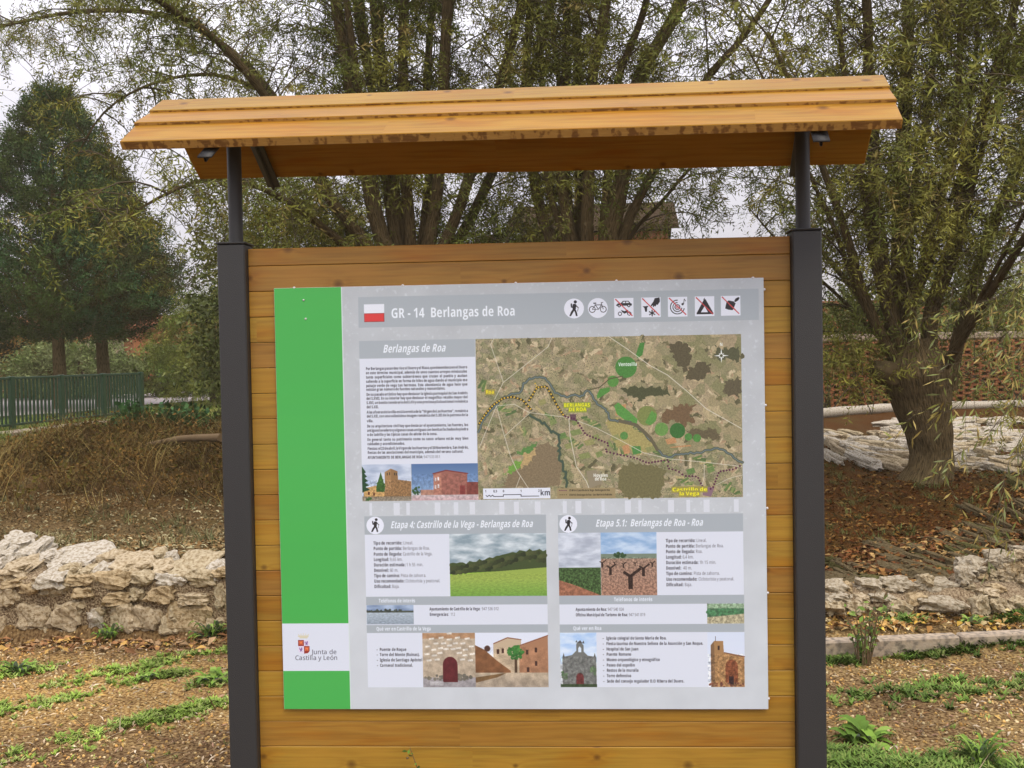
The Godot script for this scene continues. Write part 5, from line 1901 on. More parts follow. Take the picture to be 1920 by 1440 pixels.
	text_run("Hoyales", p.x, p.y, 14, c8(232, 230, 220), true, false, 42)
	text_run("de Roa", p.x + 4, p.y + 10, 14, c8(232, 230, 220), true, false, 34)
	# compass star
	p = mp([1522, 506])[0]
	for k in 8:
		var a := TAU * k / 8
		var l := 22.0 if k % 2 == 0 else 10.0
		shape([p + V2(cos(a), sin(a)) * l, p + V2(cos(a + 0.5), sin(a + 0.5)) * 5, p + V2(cos(a - 0.5), sin(a - 0.5)) * 5], c8(226, 226, 218))
	text_run("N", p.x - 4, p.y - 28, 13, c8(226, 226, 218), true)
	# scale and key
	rect(608, 600, 806, 631, c8(216, 217, 226))
	path_line(P2([616, 620, 621, 624, 626, 620, 631, 624, 636, 620, 640, 624, 668, 624, 668, 619, 720, 619, 720, 624, 772, 624]), 2.2, c8(52, 52, 60))
	for q in [["1", 614], ["0,5", 638], ["0", 666], ["1", 718], ["2", 770]]: text_run(q[0], q[1], 612, 10, c8(60, 60, 66), true)
	text_run("km", 776, 622, 23, c8(60, 60, 70), true)
	rect(826, 602, 996, 632, c8(150, 132, 96))
	for k in 4: rect(832 + k * 6, 607, 836 + k * 6, 609.5, c8(110, 50, 80))
	text_run("ETAPA 4: Castrillo de la Vega - Berlangas de Roa", 862, 611, 8, c8(50, 44, 36), true, false, 118)
	for k in 4: rect(833 + k * 6, 620, 836 + k * 6, 622.5, c8(60, 52, 30))
	text_run("ETAPA 5: Berlangas de Roa - San Martín de Rubiales", 862, 624, 8, c8(50, 44, 36), true, false, 124)


func draw_photos():
	# church with tower
	clouds(250, 525, 396, 634, c8(202, 208, 220), c8(158, 170, 190), 51)
	shape(P2([318, 600, 318, 548, 336, 538, 356, 546, 357, 571, 396, 576, 396, 620, 312, 620]), c8(142, 108, 72))
	shape(P2([318, 548, 336, 538, 337, 600, 318, 600]), c8(158, 122, 84))
	for q in [[324, 550], [331, 549], [346, 550], [351, 551]]: rect(q[0], q[1], q[0] + 3, q[1] + 8, c8(66, 54, 46))
	shape(P2([254, 634, 254, 596, 290, 588, 316, 600, 316, 634]), c8(188, 150, 96))
	for q in [[266, 606], [282, 608]]: rect(q[0], q[1], q[0] + 6, q[1] + 9, c8(92, 52, 36))
	for k in 5: shape(P2([250, 530 + k * 14, 262 + k * 3, 548 + k * 13, 250, 556 + k * 13]), c8(38, 70, 44))
	shape(P2([306, 548, 318, 592, 316, 606, 292, 606, 292, 592]), c8(58, 92, 42))
	blobs(306, 588, 13, 20, 40, 3.0, c8(80, 116, 52), c8(44, 76, 34), 52)
	fade(250, 620, 396, 634, c8(126, 112, 92), c8(150, 140, 124))
	blobs(268, 628, 12, 5, 20, 2.5, c8(70, 110, 60), c8(50, 84, 44), 53)
	speckle(250, 572, 396, 634, 0.3, 0.08, 54)
	soften(250, 525, 396, 634, 1.7)
	# brick town hall under a blue sky
	fade(397, 525, 594, 610, c8(84, 112, 152), c8(128, 152, 182))
	shape(P2([462, 556, 500, 544, 562, 556, 562, 622, 462, 622]), c8(148, 96, 84))
	shape(P2([462, 556, 486, 552, 486, 622, 462, 622]), c8(170, 116, 98))
	rect(560, 580, 594, 620, c8(122, 66, 58))
	path_line(P2([460, 555, 500, 545, 564, 555]), 3, c8(120, 52, 48))
	for q in [[466, 566], [474, 564], [466, 588], [474, 586]]: rect(q[0], q[1], q[0] + 5, q[1] + 11, c8(214, 200, 196))
	rect(540, 590, 556, 622, c8(128, 60, 56))
	rect(424, 602, 462, 618, c8(168, 124, 104))
	blobs(412, 604, 14, 12, 26, 3, c8(60, 92, 56), c8(44, 70, 44), 55)
	fade(397, 617, 594, 633, c8(188, 172, 170), c8(192, 158, 158))
	speckle(397, 556, 594, 633, 0.22, 0.05, 56)
	soften(397, 525, 594, 633, 1.7)
	# green field and pines
	clouds(505.5, 733.5, 791.3, 846, c8(206, 212, 214), c8(134, 150, 158), 57)
	fade(505.5, 838, 791.3, 918, c8(150, 182, 62), c8(104, 172, 60))
	var tops := []
	for k in 30:
		var x := 505.5 + k * 285.8 / 29.0
		tops.append(V2(x, 824 - smoothstep(0.1, 0.85, k / 29.0) * 36 - 6 * absf(sin(k * 1.9)) - (3 if k % 3 == 0 else 0)))
	shape(tops + [V2(791.3, 838), V2(505.5, 852)], c8(66, 78, 46))
	for k in 150:
		var bx := 507.0 + fmod(k * 61.7, 283.0)
		var top := 826.0 - smoothstep(0.1, 0.85, (bx - 505.0) / 286.0) * 36.0
		disc(bx, top + fmod(k * 7.3, 26.0), 3.0 + fmod(k * 1.7, 4.0), c8(84, 90, 54).lerp(c8(40, 48, 32), fmod(k * 0.37, 1.0)))
	shape([V2(505.5, 856), V2(791.3, 834), V2(791.3, 918), V2(505.5, 918)], c8(146, 164, 76))
	fade(505.5, 868, 791.3, 918, c8(146, 166, 78), c8(112, 152, 66))
	speckle(505.5, 850, 791.3, 918, 0.14, 0.05, 59, 2.5)
	soften(505.5, 733.5, 791.3, 918, 1.7)
	# river
	clouds(255, 943.5, 395.3, 962, c8(172, 186, 206), c8(110, 128, 158), 60)
	rect(255, 960, 395.3, 967, c8(78, 84, 74))
	blobs(320, 961, 66, 4, 40, 3.0, c8(70, 78, 68), c8(54, 60, 56), 61)
	fade(255, 966, 395.3, 1001, c8(168, 178, 186), c8(142, 152, 162))
	speckle(255, 960, 395.3, 1001, 0.18, 0.06, 62, 3.0)
	soften(255, 943.5, 395.3, 1001, 1.7)
	# arched door of pale stones
	rect(420, 1027, 576, 1189, c8(178, 160, 138))
	rect(420, 1027, 576, 1044, c8(170, 132, 100))
	for row in 6:
		for k in 11:
			var a := PI + PI * (k + 0.5) / 11.0
			var rr := 38.0 + row * 12.0
			var c := V2(500 + cos(a) * rr, 1112 + row * 3 + sin(a) * rr)
			if c.x > 424 and c.x < 572 and (k + row) % 2 == 0: shape([c + V2(-8, -2), c + V2(7, -4), c + V2(8, 2), c + V2(-7, 3)], c8(216, 206, 192))
	rect(420, 1160, 576, 1189, c8(148, 142, 142))
	blobs(500, 1160, 78, 8, 40, 5, c8(96, 92, 84), c8(124, 116, 100), 63)
	var arch := []
	for k in 13: arch.append(V2(501 + cos(PI + PI * k / 12.0) * 22, 1122 + sin(PI + PI * k / 12.0) * 24))
	shape(arch + [V2(523, 1174), V2(479, 1174)], c8(94, 40, 44))
	rect(440, 1172, 480, 1184, c8(182, 176, 176))
	speckle(420, 1027, 576, 1189, 0.18, 0.03, 64)
	soften(420, 1027, 576, 1189, 1.7)
	# street with a round tree
	rect(576, 1027, 791, 1189, c8(216, 218, 228))
	shape(P2([630, 1150, 630, 1060, 672, 1042, 712, 1048, 712, 1150]), c8(188, 166, 138))
	shape(P2([706, 1150, 706, 1068, 791, 1036, 791, 1150]), c8(162, 118, 88))
	path_line(P2([630, 1060, 672, 1042, 712, 1048]), 3, c8(130, 84, 62))
	path_line(P2([706, 1066, 791, 1036]), 3, c8(130, 80, 60))
	shape(P2([576, 1160, 576, 1064, 604, 1078, 640, 1110, 680, 1140, 680, 1160]), c8(124, 84, 56))
	for q in [[726, 1078], [752, 1072], [728, 1130], [752, 1112], [640, 1076], [654, 1074]]: rect(q[0], q[1], q[0] + 7, q[1] + 14, c8(70, 48, 42))
	disc(612, 1074, 9, c8(86, 60, 52))
	rect(692, 1100, 700, 1150, c8(84, 66, 50))
	blobs(694, 1086, 24, 20, 90, 4, c8(72, 132, 62), c8(48, 96, 46), 65)
	fade(576, 1146, 791, 1189, c8(178, 160, 136), c8(160, 144, 126))
	shape(P2([576, 1160, 670, 1146, 640, 1160, 576, 1176]), c8(120, 92, 62))
	speckle(576, 1070, 791, 1189, 0.22, 0.02, 66)
	soften(576, 1027, 791, 1189, 1.7)
	# vineyard path
	clouds(827, 733, 950, 842, c8(208, 212, 220), c8(164, 170, 182), 67)
	rect(827, 836, 950, 918, c8(66, 88, 50))
	speckle(827, 838, 950, 918, 0.6, 0.07, 68)
	shape(P2([827, 872, 880, 890, 950, 918, 827, 918]), c8(150, 102, 78))
	speckle(827, 872, 950, 918, 0.3, 0.05, 80)
	soften(827, 733, 950, 918, 1.7)
	# vine stumps in red soil
	clouds(950.5, 733, 1113, 798, c8(190, 206, 224), c8(136, 166, 200), 69)
	rect(950.5, 796, 1113, 812, c8(118, 130, 112))
	blobs(1006, 800, 16, 7, 26, 4, c8(60, 84, 54), c8(44, 66, 42), 70)
	fade(950.5, 810, 1113, 918, c8(150, 122, 104), c8(154, 116, 96))
	for q in [[1036, 900, 1.7], [978, 858, 0.9], [1074, 862, 1.0], [1016, 838, 0.5], [954, 836, 0.6], [1100, 836, 0.5], [1050, 832, 0.35], [990, 830, 0.35]]:
		var k: float = q[2]
		var ink := c8(52, 38, 34)
		line(V2(q[0], q[1]), V2(q[0], q[1] - 24 * k), 8 * k, ink)
		line(V2(q[0], q[1] - 22 * k), V2(q[0] - 12 * k, q[1] - 30 * k), 5 * k, ink)
		line(V2(q[0], q[1] - 22 * k), V2(q[0] + 18 * k, q[1] - 36 * k), 5 * k, ink)
	speckle(950.5, 806, 1113, 918, 0.4, 0.08, 71)
	soften(950.5, 733, 1113, 918, 1.7)
	# hillside
	rect(1257, 944, 1364, 1003, c8(78, 112, 82))
	rect(1257, 944, 1364, 958, c8(140, 162, 130))
	blobs(1310, 970, 54, 12, 70, 4, c8(66, 112, 74), c8(84, 132, 90), 72)
	shape(P2([1257, 984, 1364, 974, 1364, 1003, 1257, 1003]), c8(168, 158, 128))
	speckle(1257, 944, 1364, 1003, 0.35, 0.06, 73)
	soften(1257, 944, 1364, 1003, 1.7)
	# chapel front with bell gable
	clouds(827, 1028, 934, 1120, c8(212, 222, 236), c8(164, 192, 226), 74)
	shape(P2([833, 1189, 833, 1100, 862, 1094, 874, 1082, 874, 1062, 880, 1054, 890, 1058, 896, 1066, 896, 1084, 908, 1096, 932, 1100, 932, 1189]), c8(112, 112, 108))
	for q in [837, 928]: shape([V2(q - 3, 1100), V2(q, 1088), V2(q + 3, 1100)], c8(80, 80, 80))
	shape(P2([880, 1074, 884, 1068, 889, 1074, 889, 1086, 880, 1086]), c8(206, 216, 230))
	shape(P2([872, 1056, 876, 1050, 878, 1058, 886, 1050, 892, 1058, 896, 1051, 898, 1060]), c8(70, 68, 72))
	var ch := []
	for k in 11: ch.append(V2(884 + cos(PI + PI * k / 10.0) * 11, 1160 + sin(PI + PI * k / 10.0) * 13))
	shape(ch + [V2(895, 1184), V2(873, 1184)], c8(104, 52, 52))
	blobs(838, 1150, 10, 14, 14, 4, c8(84, 116, 74), c8(96, 104, 88), 75)
	blobs(924, 1140, 8, 12, 12, 4, c8(90, 118, 76), c8(96, 104, 88), 76)
	rect(827, 1180, 934, 1189.5, c8(60, 74, 50))
	speckle(827, 1098, 934, 1189, 0.35, 0.05, 77)
	soften(827, 1028, 934, 1189.5, 1.7)
	# tawny church with tower
	fade(1257, 1028, 1363.5, 1189, c8(206, 212, 226), c8(214, 218, 230))
	shape(P2([1266, 1189, 1266, 1066, 1276, 1054, 1302, 1054, 1304, 1088, 1363, 1100, 1363, 1189]), c8(160, 122, 82))
	shape(P2([1266, 1066, 1276, 1054, 1278, 1189, 1266, 1189]), c8(126, 96, 70))
	line(V2(1280, 1056), V2(1280, 1040), 1.6, c8(70, 60, 60))
	path_line(P2([1304, 1088, 1363, 1100]), 3, c8(116, 74, 56))
	rect(1286, 1068, 1292, 1080, c8(60, 46, 44))
	var po := []
	for k in 11: po.append(V2(1326 + cos(PI + PI * k / 10.0) * 18, 1128 + sin(PI + PI * k / 10.0) * 20))
	shape(po + [V2(1344, 1176), V2(1308, 1176)], c8(126, 74, 50))
	rect(1318, 1158, 1332, 1182, c8(52, 38, 38))
	blobs(1310, 1182, 50, 6, 46, 2.6, c8(136, 70, 58), c8(92, 74, 62), 78)
	speckle(1257, 1092, 1363.5, 1189, 0.4, 0.05, 79)
	soften(1257, 1028, 1363.5, 1189, 1.7)


func draw_print() -> Image:
	var w := 2048
	var h := 1796
	pic = Image.create(w, h, false, Image.FORMAT_RGBA8)
	var grey_bar := c8(163, 169, 173)
	var white := c8(211, 213, 221)
	var ink := c8(46, 44, 52)
	# pale ghost photograph behind everything
	var n := FastNoiseLite.new()
	n.seed = 77
	n.frequency = 0.004
	n.fractal_octaves = 5
	var soft := n.get_image(w, h).get_data()
	n.frequency = 0.03
	var grit := n.get_image(w, h).get_data()
	var d := PackedByteArray()
	d.resize(w * h * 4)
	for j in h:
		var b := lerpf(180.0, 196.0, smoothstep(0.1, 0.9, float(j) / h))
		for i in w:
			var k := j * w + i
			var v := b + (soft[k] - 128) * 0.05
			if grit[k] > 172 and j < 1000: v += (grit[k] - 172) * 0.22
			d[k * 4] = int(v * 1.01)
			d[k * 4 + 1] = int(v * 1.055 + 1)
			d[k * 4 + 2] = int(v * 1.085 + 4)
			d[k * 4 + 3] = 255
	pic = Image.create_from_data(w, h, false, Image.FORMAT_RGBA8, d)
	for k in 18:
		var x := 270.0 + k * 62.0 + 14.0 * sin(k * 2.3)
		rect(x, 640, x + 8 + 10 * absf(sin(k * 1.7)), 676, c8(207, 208, 213))
	# green band and emblem
	rect(0, 0, 201.5, 1255, c8(76, 176, 84))
	for k in 40: rect(0, k * 31.4, 201.5, (k + 1) * 31.4, c8(72, 167, 77).lerp(c8(69, 165, 75), 0.5 + 0.5 * sin(k * 0.3)))
	rect(0, 997, 200, 1139.5, white)
	rect(200, 0, 202.5, 1255, c8(204, 212, 206))
	draw_emblem()
	text_run("Junta de", 87, 1089.5, 19, c8(70, 70, 82), false, false, 75)
	text_run("Castilla y León", 36.5, 1106.5, 19, c8(70, 70, 82), false, false, 127)
	# heading
	rect(250, 31, 1416, 121, grey_bar)
	rect(266.5, 52.5, 327, 79, c8(222, 222, 228))
	rect(266.5, 79, 327, 105, c8(150, 58, 56))
	rect(268.5, 81, 325, 103, c8(208, 60, 60))
	text_run("GR - 14  Berlangas de Roa", 346.5, 94.5, 40, c8(226, 228, 233), true, false, 369)
	walker(884, 77, 1.0)
	draw_icons()
	# village text
	rect(250.3, 159.8, 592.5, 212.3, grey_bar)
	text_run("Berlangas de Roa", 319, 195.5, 32, c8(226, 228, 233), true, true, 186)
	rect(250.3, 212.3, 592.8, 525, white)
	var body := ["Por Berlangas pasan dos ríos: el Duero y el Riaza, que desemboca en el Duero", "en este término municipal, además de unos cuantos arroyos minúsculos", "tanto superficiales como subterráneos que cruzan el pueblo y acaban", "saliendo a la superficie en forma de hilos de agua dando al municipio ese", "paisaje verde de vega tan hermoso. Esta abundancia de agua hace que", "existan gran número de fuentes naturales y manantiales.|",
		"De su pasado artístico hay que destacar la iglesia parroquial de San Andrés", "del S.XVII. En su interior hay que destacar el magnífico retablo mayor del", "S.XVI, un bonito tenebrario del S.XV y una preciosa pila bautismal románica", "del S.XII.|", "A las afueras de la villa está la ermita de la \"Virgen de Los Huertos\", románica", "del S.XII, con una valiosísima imagen románica del S.XII de la patrona de la", "villa.|",
		"De su arquitectura civil hay que destacar el ayuntamiento, las fuentes, los", "antiguos lavaderos y algunas casas antiguas con bonitas fachadas de piedra", "o de ladrillo y las típicas casas de adobe de la zona.|", "En general tanto su patrimonio como su casco urbano están muy bien", "cuidados y acondicionados.|", "Fiestas: el 23 de abril, la Virgen de los Huertos y el 30 Noviembre, San Andrés,", "fiestas de las asociaciones del municipio, además del verano cultural.|"]
	var rows := [241.7, 254.3, 266.8, 279.4, 292.0, 303.5, 317.6, 330.0, 342.6, 354.9, 370.4, 382.4, 395.8, 411.6, 424.2, 436.8, 451.0, 463.6, 477.6, 489.4]
	for k in body.size():
		var s: String = body[k]
		var last := s.ends_with("|")
		s = s.trim_suffix("|")
		text_run(s, 268, rows[k] + 4.0, 11.2, ink, true, false, 0.0, 0.76, 0.0 if last else 300.0)
	var e := text_run("AYUNTAMIENTO DE BERLANGAS DE ROA: ", 268, 508.5, 11.2, ink, true, false, 0.0, 0.76)
	text_run("947 533 051", e, 508.5, 11.2, c8(92, 90, 98), false, false, 0.0, 0.8)
	draw_map()
	# stage 4
	rect(254.5, 679, 792, 733, grey_bar)
	walker(286, 706, 0.9)
	text_run("Etapa 4: Castrillo de la Vega - Berlangas de Roa", 331, 715, 29, c8(226, 228, 233), true, true, 424)
	rect(254.5, 733, 505.5, 918, white)
	var facts := [["Tipo de recorrido: ", "Lineal."], ["Punto de partida: ", "Berlangas de Roa."], ["Punto de llegada: ", "Castrillo de la Vega."], ["Longitud: ", "9,65 km."], ["Duración estimada: ", "1 h 55 min."], ["Desnivel: ", "60 m."], ["Tipo de camino: ", "Pista de zahorra."], ["Uso recomendado: ", "Cicloturista y peatonal."], ["Dificultad: ", "Baja."]]
	for k in facts.size():
		var x := text_run(facts[k][0], 279.5, 763.5 + k * 16.15, 13, ink, true, false, 0.0, 0.76)
		text_run(facts[k][1], x, 763.5 + k * 16.15, 13, c8(92, 90, 98), false, false, 0.0, 0.76)
	rect(254, 918, 791.6, 943.3, grey_bar)
	text_run("Teléfonos de interés", 292, 935.5, 15.5, c8(222, 224, 230), true, false, 110)
	rect(254, 943.3, 791.6, 1002.5, white)
	e = text_run("Ayuntamiento de Castrillo de la Vega:  ", 443, 960.5, 12.5, ink, true, false, 154)
	text_run("947 536 012", e, 960.5, 12.5, c8(92, 90, 98), false, false, 50)
	e = text_run("Emergencias:  ", 443, 976.5, 12.5, ink, true, false, 62)
	text_run("112", e, 976.5, 12.5, c8(92, 90, 98), false, false, 14)
	rect(254, 1002.5, 791.8, 1026.5, grey_bar)
	text_run("Qué ver en Castrillo de la Vega", 283, 1019.5, 15.5, c8(222, 224, 230), true, false, 164)
	rect(254, 1026.5, 420, 1189, white)
	var see := ["Puente de Roque", "Torre del Monte (Ruinas).", "Iglesia de Santiago Apóstol", "Carnaval tradicional."]
	for k in 4:
		text_run("-", 282, 1080 + k * 16.0, 12.5, ink, true)
		text_run(see[k], 291, 1080 + k * 16.0, 12.5, ink, true, false, 0.0, 0.78)
	# stage 5.1
	rect(826.5, 681, 1363.5, 733.5, grey_bar)
	walker(857, 707, 0.9)
	text_run("Etapa 5.1:  Berlangas de Roa - Roa", 936, 715.5, 29, c8(226, 228, 233), true, true, 310)
	rect(1112, 733, 1363.5, 918.5, white)
	facts[2][1] = "Roa."
	facts[3][1] = "6,4 km."
	facts[4][1] = "1h 15 min."
	facts[5] = ["Desnivel:  ", "40 m."]
	for k in facts.size():
		var x := text_run(facts[k][0], 1139.5, 763.0 + k * 16.15, 13, ink, true, false, 0.0, 0.76)
		text_run(facts[k][1], x, 763.0 + k * 16.15, 13, c8(92, 90, 98), false, false, 0.0, 0.76)
	rect(826.5, 918.5, 1364.2, 944, grey_bar)
	text_run("Teléfonos de interés", 987, 936, 15.5, c8(222, 224, 230), true, false, 111)
	rect(826.5, 944, 1257, 1003.5, white)
	e = text_run("Ayuntamiento de Roa: ", 874, 964, 12.5, ink, true, false, 93)
	text_run("947 540 024", e, 964, 12.5, c8(92, 90, 98), false, false, 48)
	e = text_run("Oficina Municipal de Turismo de Roa: ", 874, 980, 12.5, ink, true, false, 155)
	text_run("947 541 819", e, 980, 12.5, c8(92, 90, 98), false, false, 48)
	rect(826.8, 1003.5, 1363.6, 1027.5, grey_bar)
	text_run("Qué ver en Roa", 866, 1020, 15.5, c8(222, 224, 230), true, false, 83)
	rect(934, 1027.5, 1257, 1189, white)
	see = ["Iglesia colegial de Santa María de Roa.", "Fiesta taurina de Nuestra Señora de la Asunción y San Roque.", "Hospital de San Juan", "Puente Romano", "Museo arqueológico y etnográfico", "Paseo del espolón", "Restos de la muralla", "Torre defensiva", "Sede del consejo regulador D.O Ribera del Duero."]
	for k in 9:
		text_run("-", 952, 1049 + k * 15.85, 12.5, ink, true)
		text_run(see[k], 962, 1049 + k * 15.85, 12.5, ink, true, false, 0.0, 0.76)
	draw_photos()
	pic.convert(Image.FORMAT_RGB8)
	return pic


func draw_emblem():
	# quartered shield under a crown: castles on red, lions on white
	var gold := c8(206, 196, 168)
	for k in 5: disc(49 + k * 7.2, 1031 - 2.2 * sin(PI * k / 4.0), 1.7, gold)
	shape(P2([49, 1033, 78, 1033, 75, 1042, 52, 1042]), gold)
	for k in 5: shape([V2(48 + k * 7.2, 1033), V2(51 + k * 7.2, 1038), V2(45.5 + k * 7.2, 1038)], gold)
	rect(47, 1047, 64, 1065, c8(142, 48, 40))
	shape(P2([64, 1065, 81, 1065, 81, 1080, 76, 1086, 64, 1088]), c8(142, 48, 40))
	rect(64, 1047, 81, 1065, c8(218, 206, 220))
	shape(P2([47, 1065, 64, 1065, 64, 1088, 52, 1086, 47, 1080]), c8(218, 206, 220))
	for q in [[55.5, 1056], [72.5, 1074]]:
		shape(offset([-5, 6, -5, -3, -6, -3, -6, -6, -3, -6, -3, -4, -1.5, -4, -1.5, -7, 1.5, -7, 1.5, -4, 3, -4, 3, -6, 6, -6, 6, -3, 5, -3, 5, 6], q[0], q[1], 0.95), c8(226, 120, 74))
		shape(offset([-1.5, 6, -1.5, 2, 0, 1, 1.5, 2, 1.5, 6], q[0], q[1], 0.95), c8(150, 56, 44))
	for q in [[72.5, 1056], [55.5, 1075]]:
		shape(offset([-4, 7, -3, 2, -5, -2, -3, -3, -1, -1, 0, -5, 2, -7, 4, -5, 3, -2, 5, -1, 3, 1, 2, 3, 4, 6, 2, 7, 0, 4, -2, 7], q[0], q[1], 0.95), c8(132, 96, 150))
		path_line(offset([-4, 1, -6, -3, -4, -6], q[0], q[1], 0.95), 1.3, c8(132, 96, 150))


func draw_icons():
	var pale := c8(220, 220, 228)
	var ink := c8(40, 38, 42)
	var red := c8(190, 72, 74)
	# bicycle
	disc(953, 77, 29, pale)
	for s in [-1.0, 1.0]: ring(953 + s * 16, 81, 8.6, 2.0, ink)
	path_line(P2([937, 81, 946, 68, 964, 68, 955, 81, 946, 68]), 1.8, ink)
	path_line(P2([937, 81, 955, 81]), 1.8, ink)
	path_line(P2([969, 81, 963, 62, 968, 61]), 1.8, ink)
	path_line(P2([946, 68, 944, 63]), 1.8, ink)
	path_line(P2([940, 63, 948, 63]), 2.4, ink)
	# five squares
	for x in [1001, 1079, 1156, 1233.5, 1308]: rect(x, 49.5, x + 55.5, 106.5, pale)
	# car and motorcycle
	shape(P2([1006, 70, 1012, 65, 1020, 64, 1026, 58, 1042, 58, 1048, 65, 1052, 67, 1052, 72, 1006, 72]), ink)
	shape(P2([1024, 64, 1028, 60, 1033, 60, 1033, 64]), pale)
	shape(P2([1035, 64, 1035, 60, 1041, 60, 1044, 64]), pale)
	for x in [1015.0, 1043.0]:
		disc(x, 72, 4.6, ink)
		disc(x, 72, 2, pale)
	for x in [1017.0, 1044.0]: ring(x, 95, 5, 2.2, ink)
	shape(P2([1020, 84, 1030, 88, 1040, 84, 1044, 94, 1038, 92, 1030, 95, 1024, 91]), ink)
	# hand and flowers
	shape(P2([1118, 52, 1132, 50, 1133, 62, 1126, 72, 1123, 70, 1120, 76, 1117, 74, 1115, 78, 1112, 76, 1113, 72, 1107, 76, 1106, 73, 1114, 62]), ink)
	shape(P2([1083, 75, 1100, 74, 1096, 79, 1095, 91, 1090, 91, 1088, 80]), ink)
	for k in 6: line(V2(1110, 95), V2(1110 + cos(TAU * k / 6 + 0.5) * 10, 95 + sin(TAU * k / 6 + 0.5) * 10), 3.2, ink)
	# noise
	for r in [7.0, 13.0, 20.0]: ring(1183, 79, r, 2.6, ink, 0.2 if r > 8 else 0.0, (TAU - 1.5) if r > 8 else TAU)
	ring(1183, 79, 3, 2.2, red)
	disc(1198, 71, 3.4, ink)
	path_line(P2([1201, 71, 1203, 56, 1207, 62]), 1.8, ink)
	# tent
	shape(P2([1260, 58, 1264, 58, 1286, 98, 1286, 101, 1238, 101, 1238, 98]), ink)
	shape(P2([1261, 78, 1271, 96, 1250, 96]), pale)
	line(V2(1262, 54), V2(1258, 60), 1.6, ink)
	# waste bin
	shape(P2([1324, 68, 1330, 63, 1344, 66, 1350, 72, 1342, 91, 1330, 90, 1320, 86]), ink)
	shape(P2([1346, 66, 1350, 58, 1358, 54, 1362, 56, 1358, 63, 1350, 68]), ink)
	for x in [1001, 1079, 1156, 1233.5, 1308]: line(V2(x + 3, 52), V2(x + 52, 102), 3.2, red)


# ------------------------------------------------------------------ small plants and litter
func ground_at(x: float, z: float) -> Vector3:
	return V(x, ground_height(x, z), z)


func arching_leaf(l: float, w: float, rise: float, s: int) -> ArrayMesh:
	# blade that starts along +z, rises and falls over; folded along the midrib
	var st := begin()
	st.set_smooth_group(0)
	var n := 5
	var rows := []
	for i in n + 1:
		var t := float(i) / n
		var c := V(0, rise * sin(t * 2.2) * l - 0.12 * t * t * l, t * l * 0.92)
		var k := w * 0.5 * sin(PI * clampf(pow(t, 0.75) * 0.94 + 0.06, 0, 1))
		rows.append([c + V(-k, k * 0.35, 0), c, c + V(k, k * 0.35, 0)])
	for i in n:
		for j in 2:
			poly(st, [rows[i][j], rows[i + 1][j], rows[i + 1][j + 1], rows[i][j + 1]], Vector3.UP)
	return done(st)


func rosette(called: String, label: String, category: String, at: Vector3, count: int, leaf_l: float, leaf_w: float, rise: Vector2, mats: Array, s: int):
	var r := RandomNumberGenerator.new()
	r.seed = s
	var t := thing(called, label, category, at)
	var forms := []
	for k in 4: forms.append(arching_leaf(1.0, leaf_w / leaf_l, lerpf(rise.x, rise.y, k / 3.0), k))
	for i in count:
		var b := Basis(Vector3.UP, r.randf() * TAU) * Basis(Vector3.RIGHT, r.randf_range(-0.15, 0.25)) * Basis.from_scale(Vector3.ONE * leaf_l * r.randf_range(0.55, 1.15))
		part("leaf", forms[r.randi() % 4], mats[r.randi() % mats.size()], t, Transform3D(b, V(r.randf_range(-0.5, 0.5), 0.02, r.randf_range(-0.5, 0.5)) * V(leaf_l * 0.7, 0, leaf_l * 0.7) + V(0, 0.005, 0)))


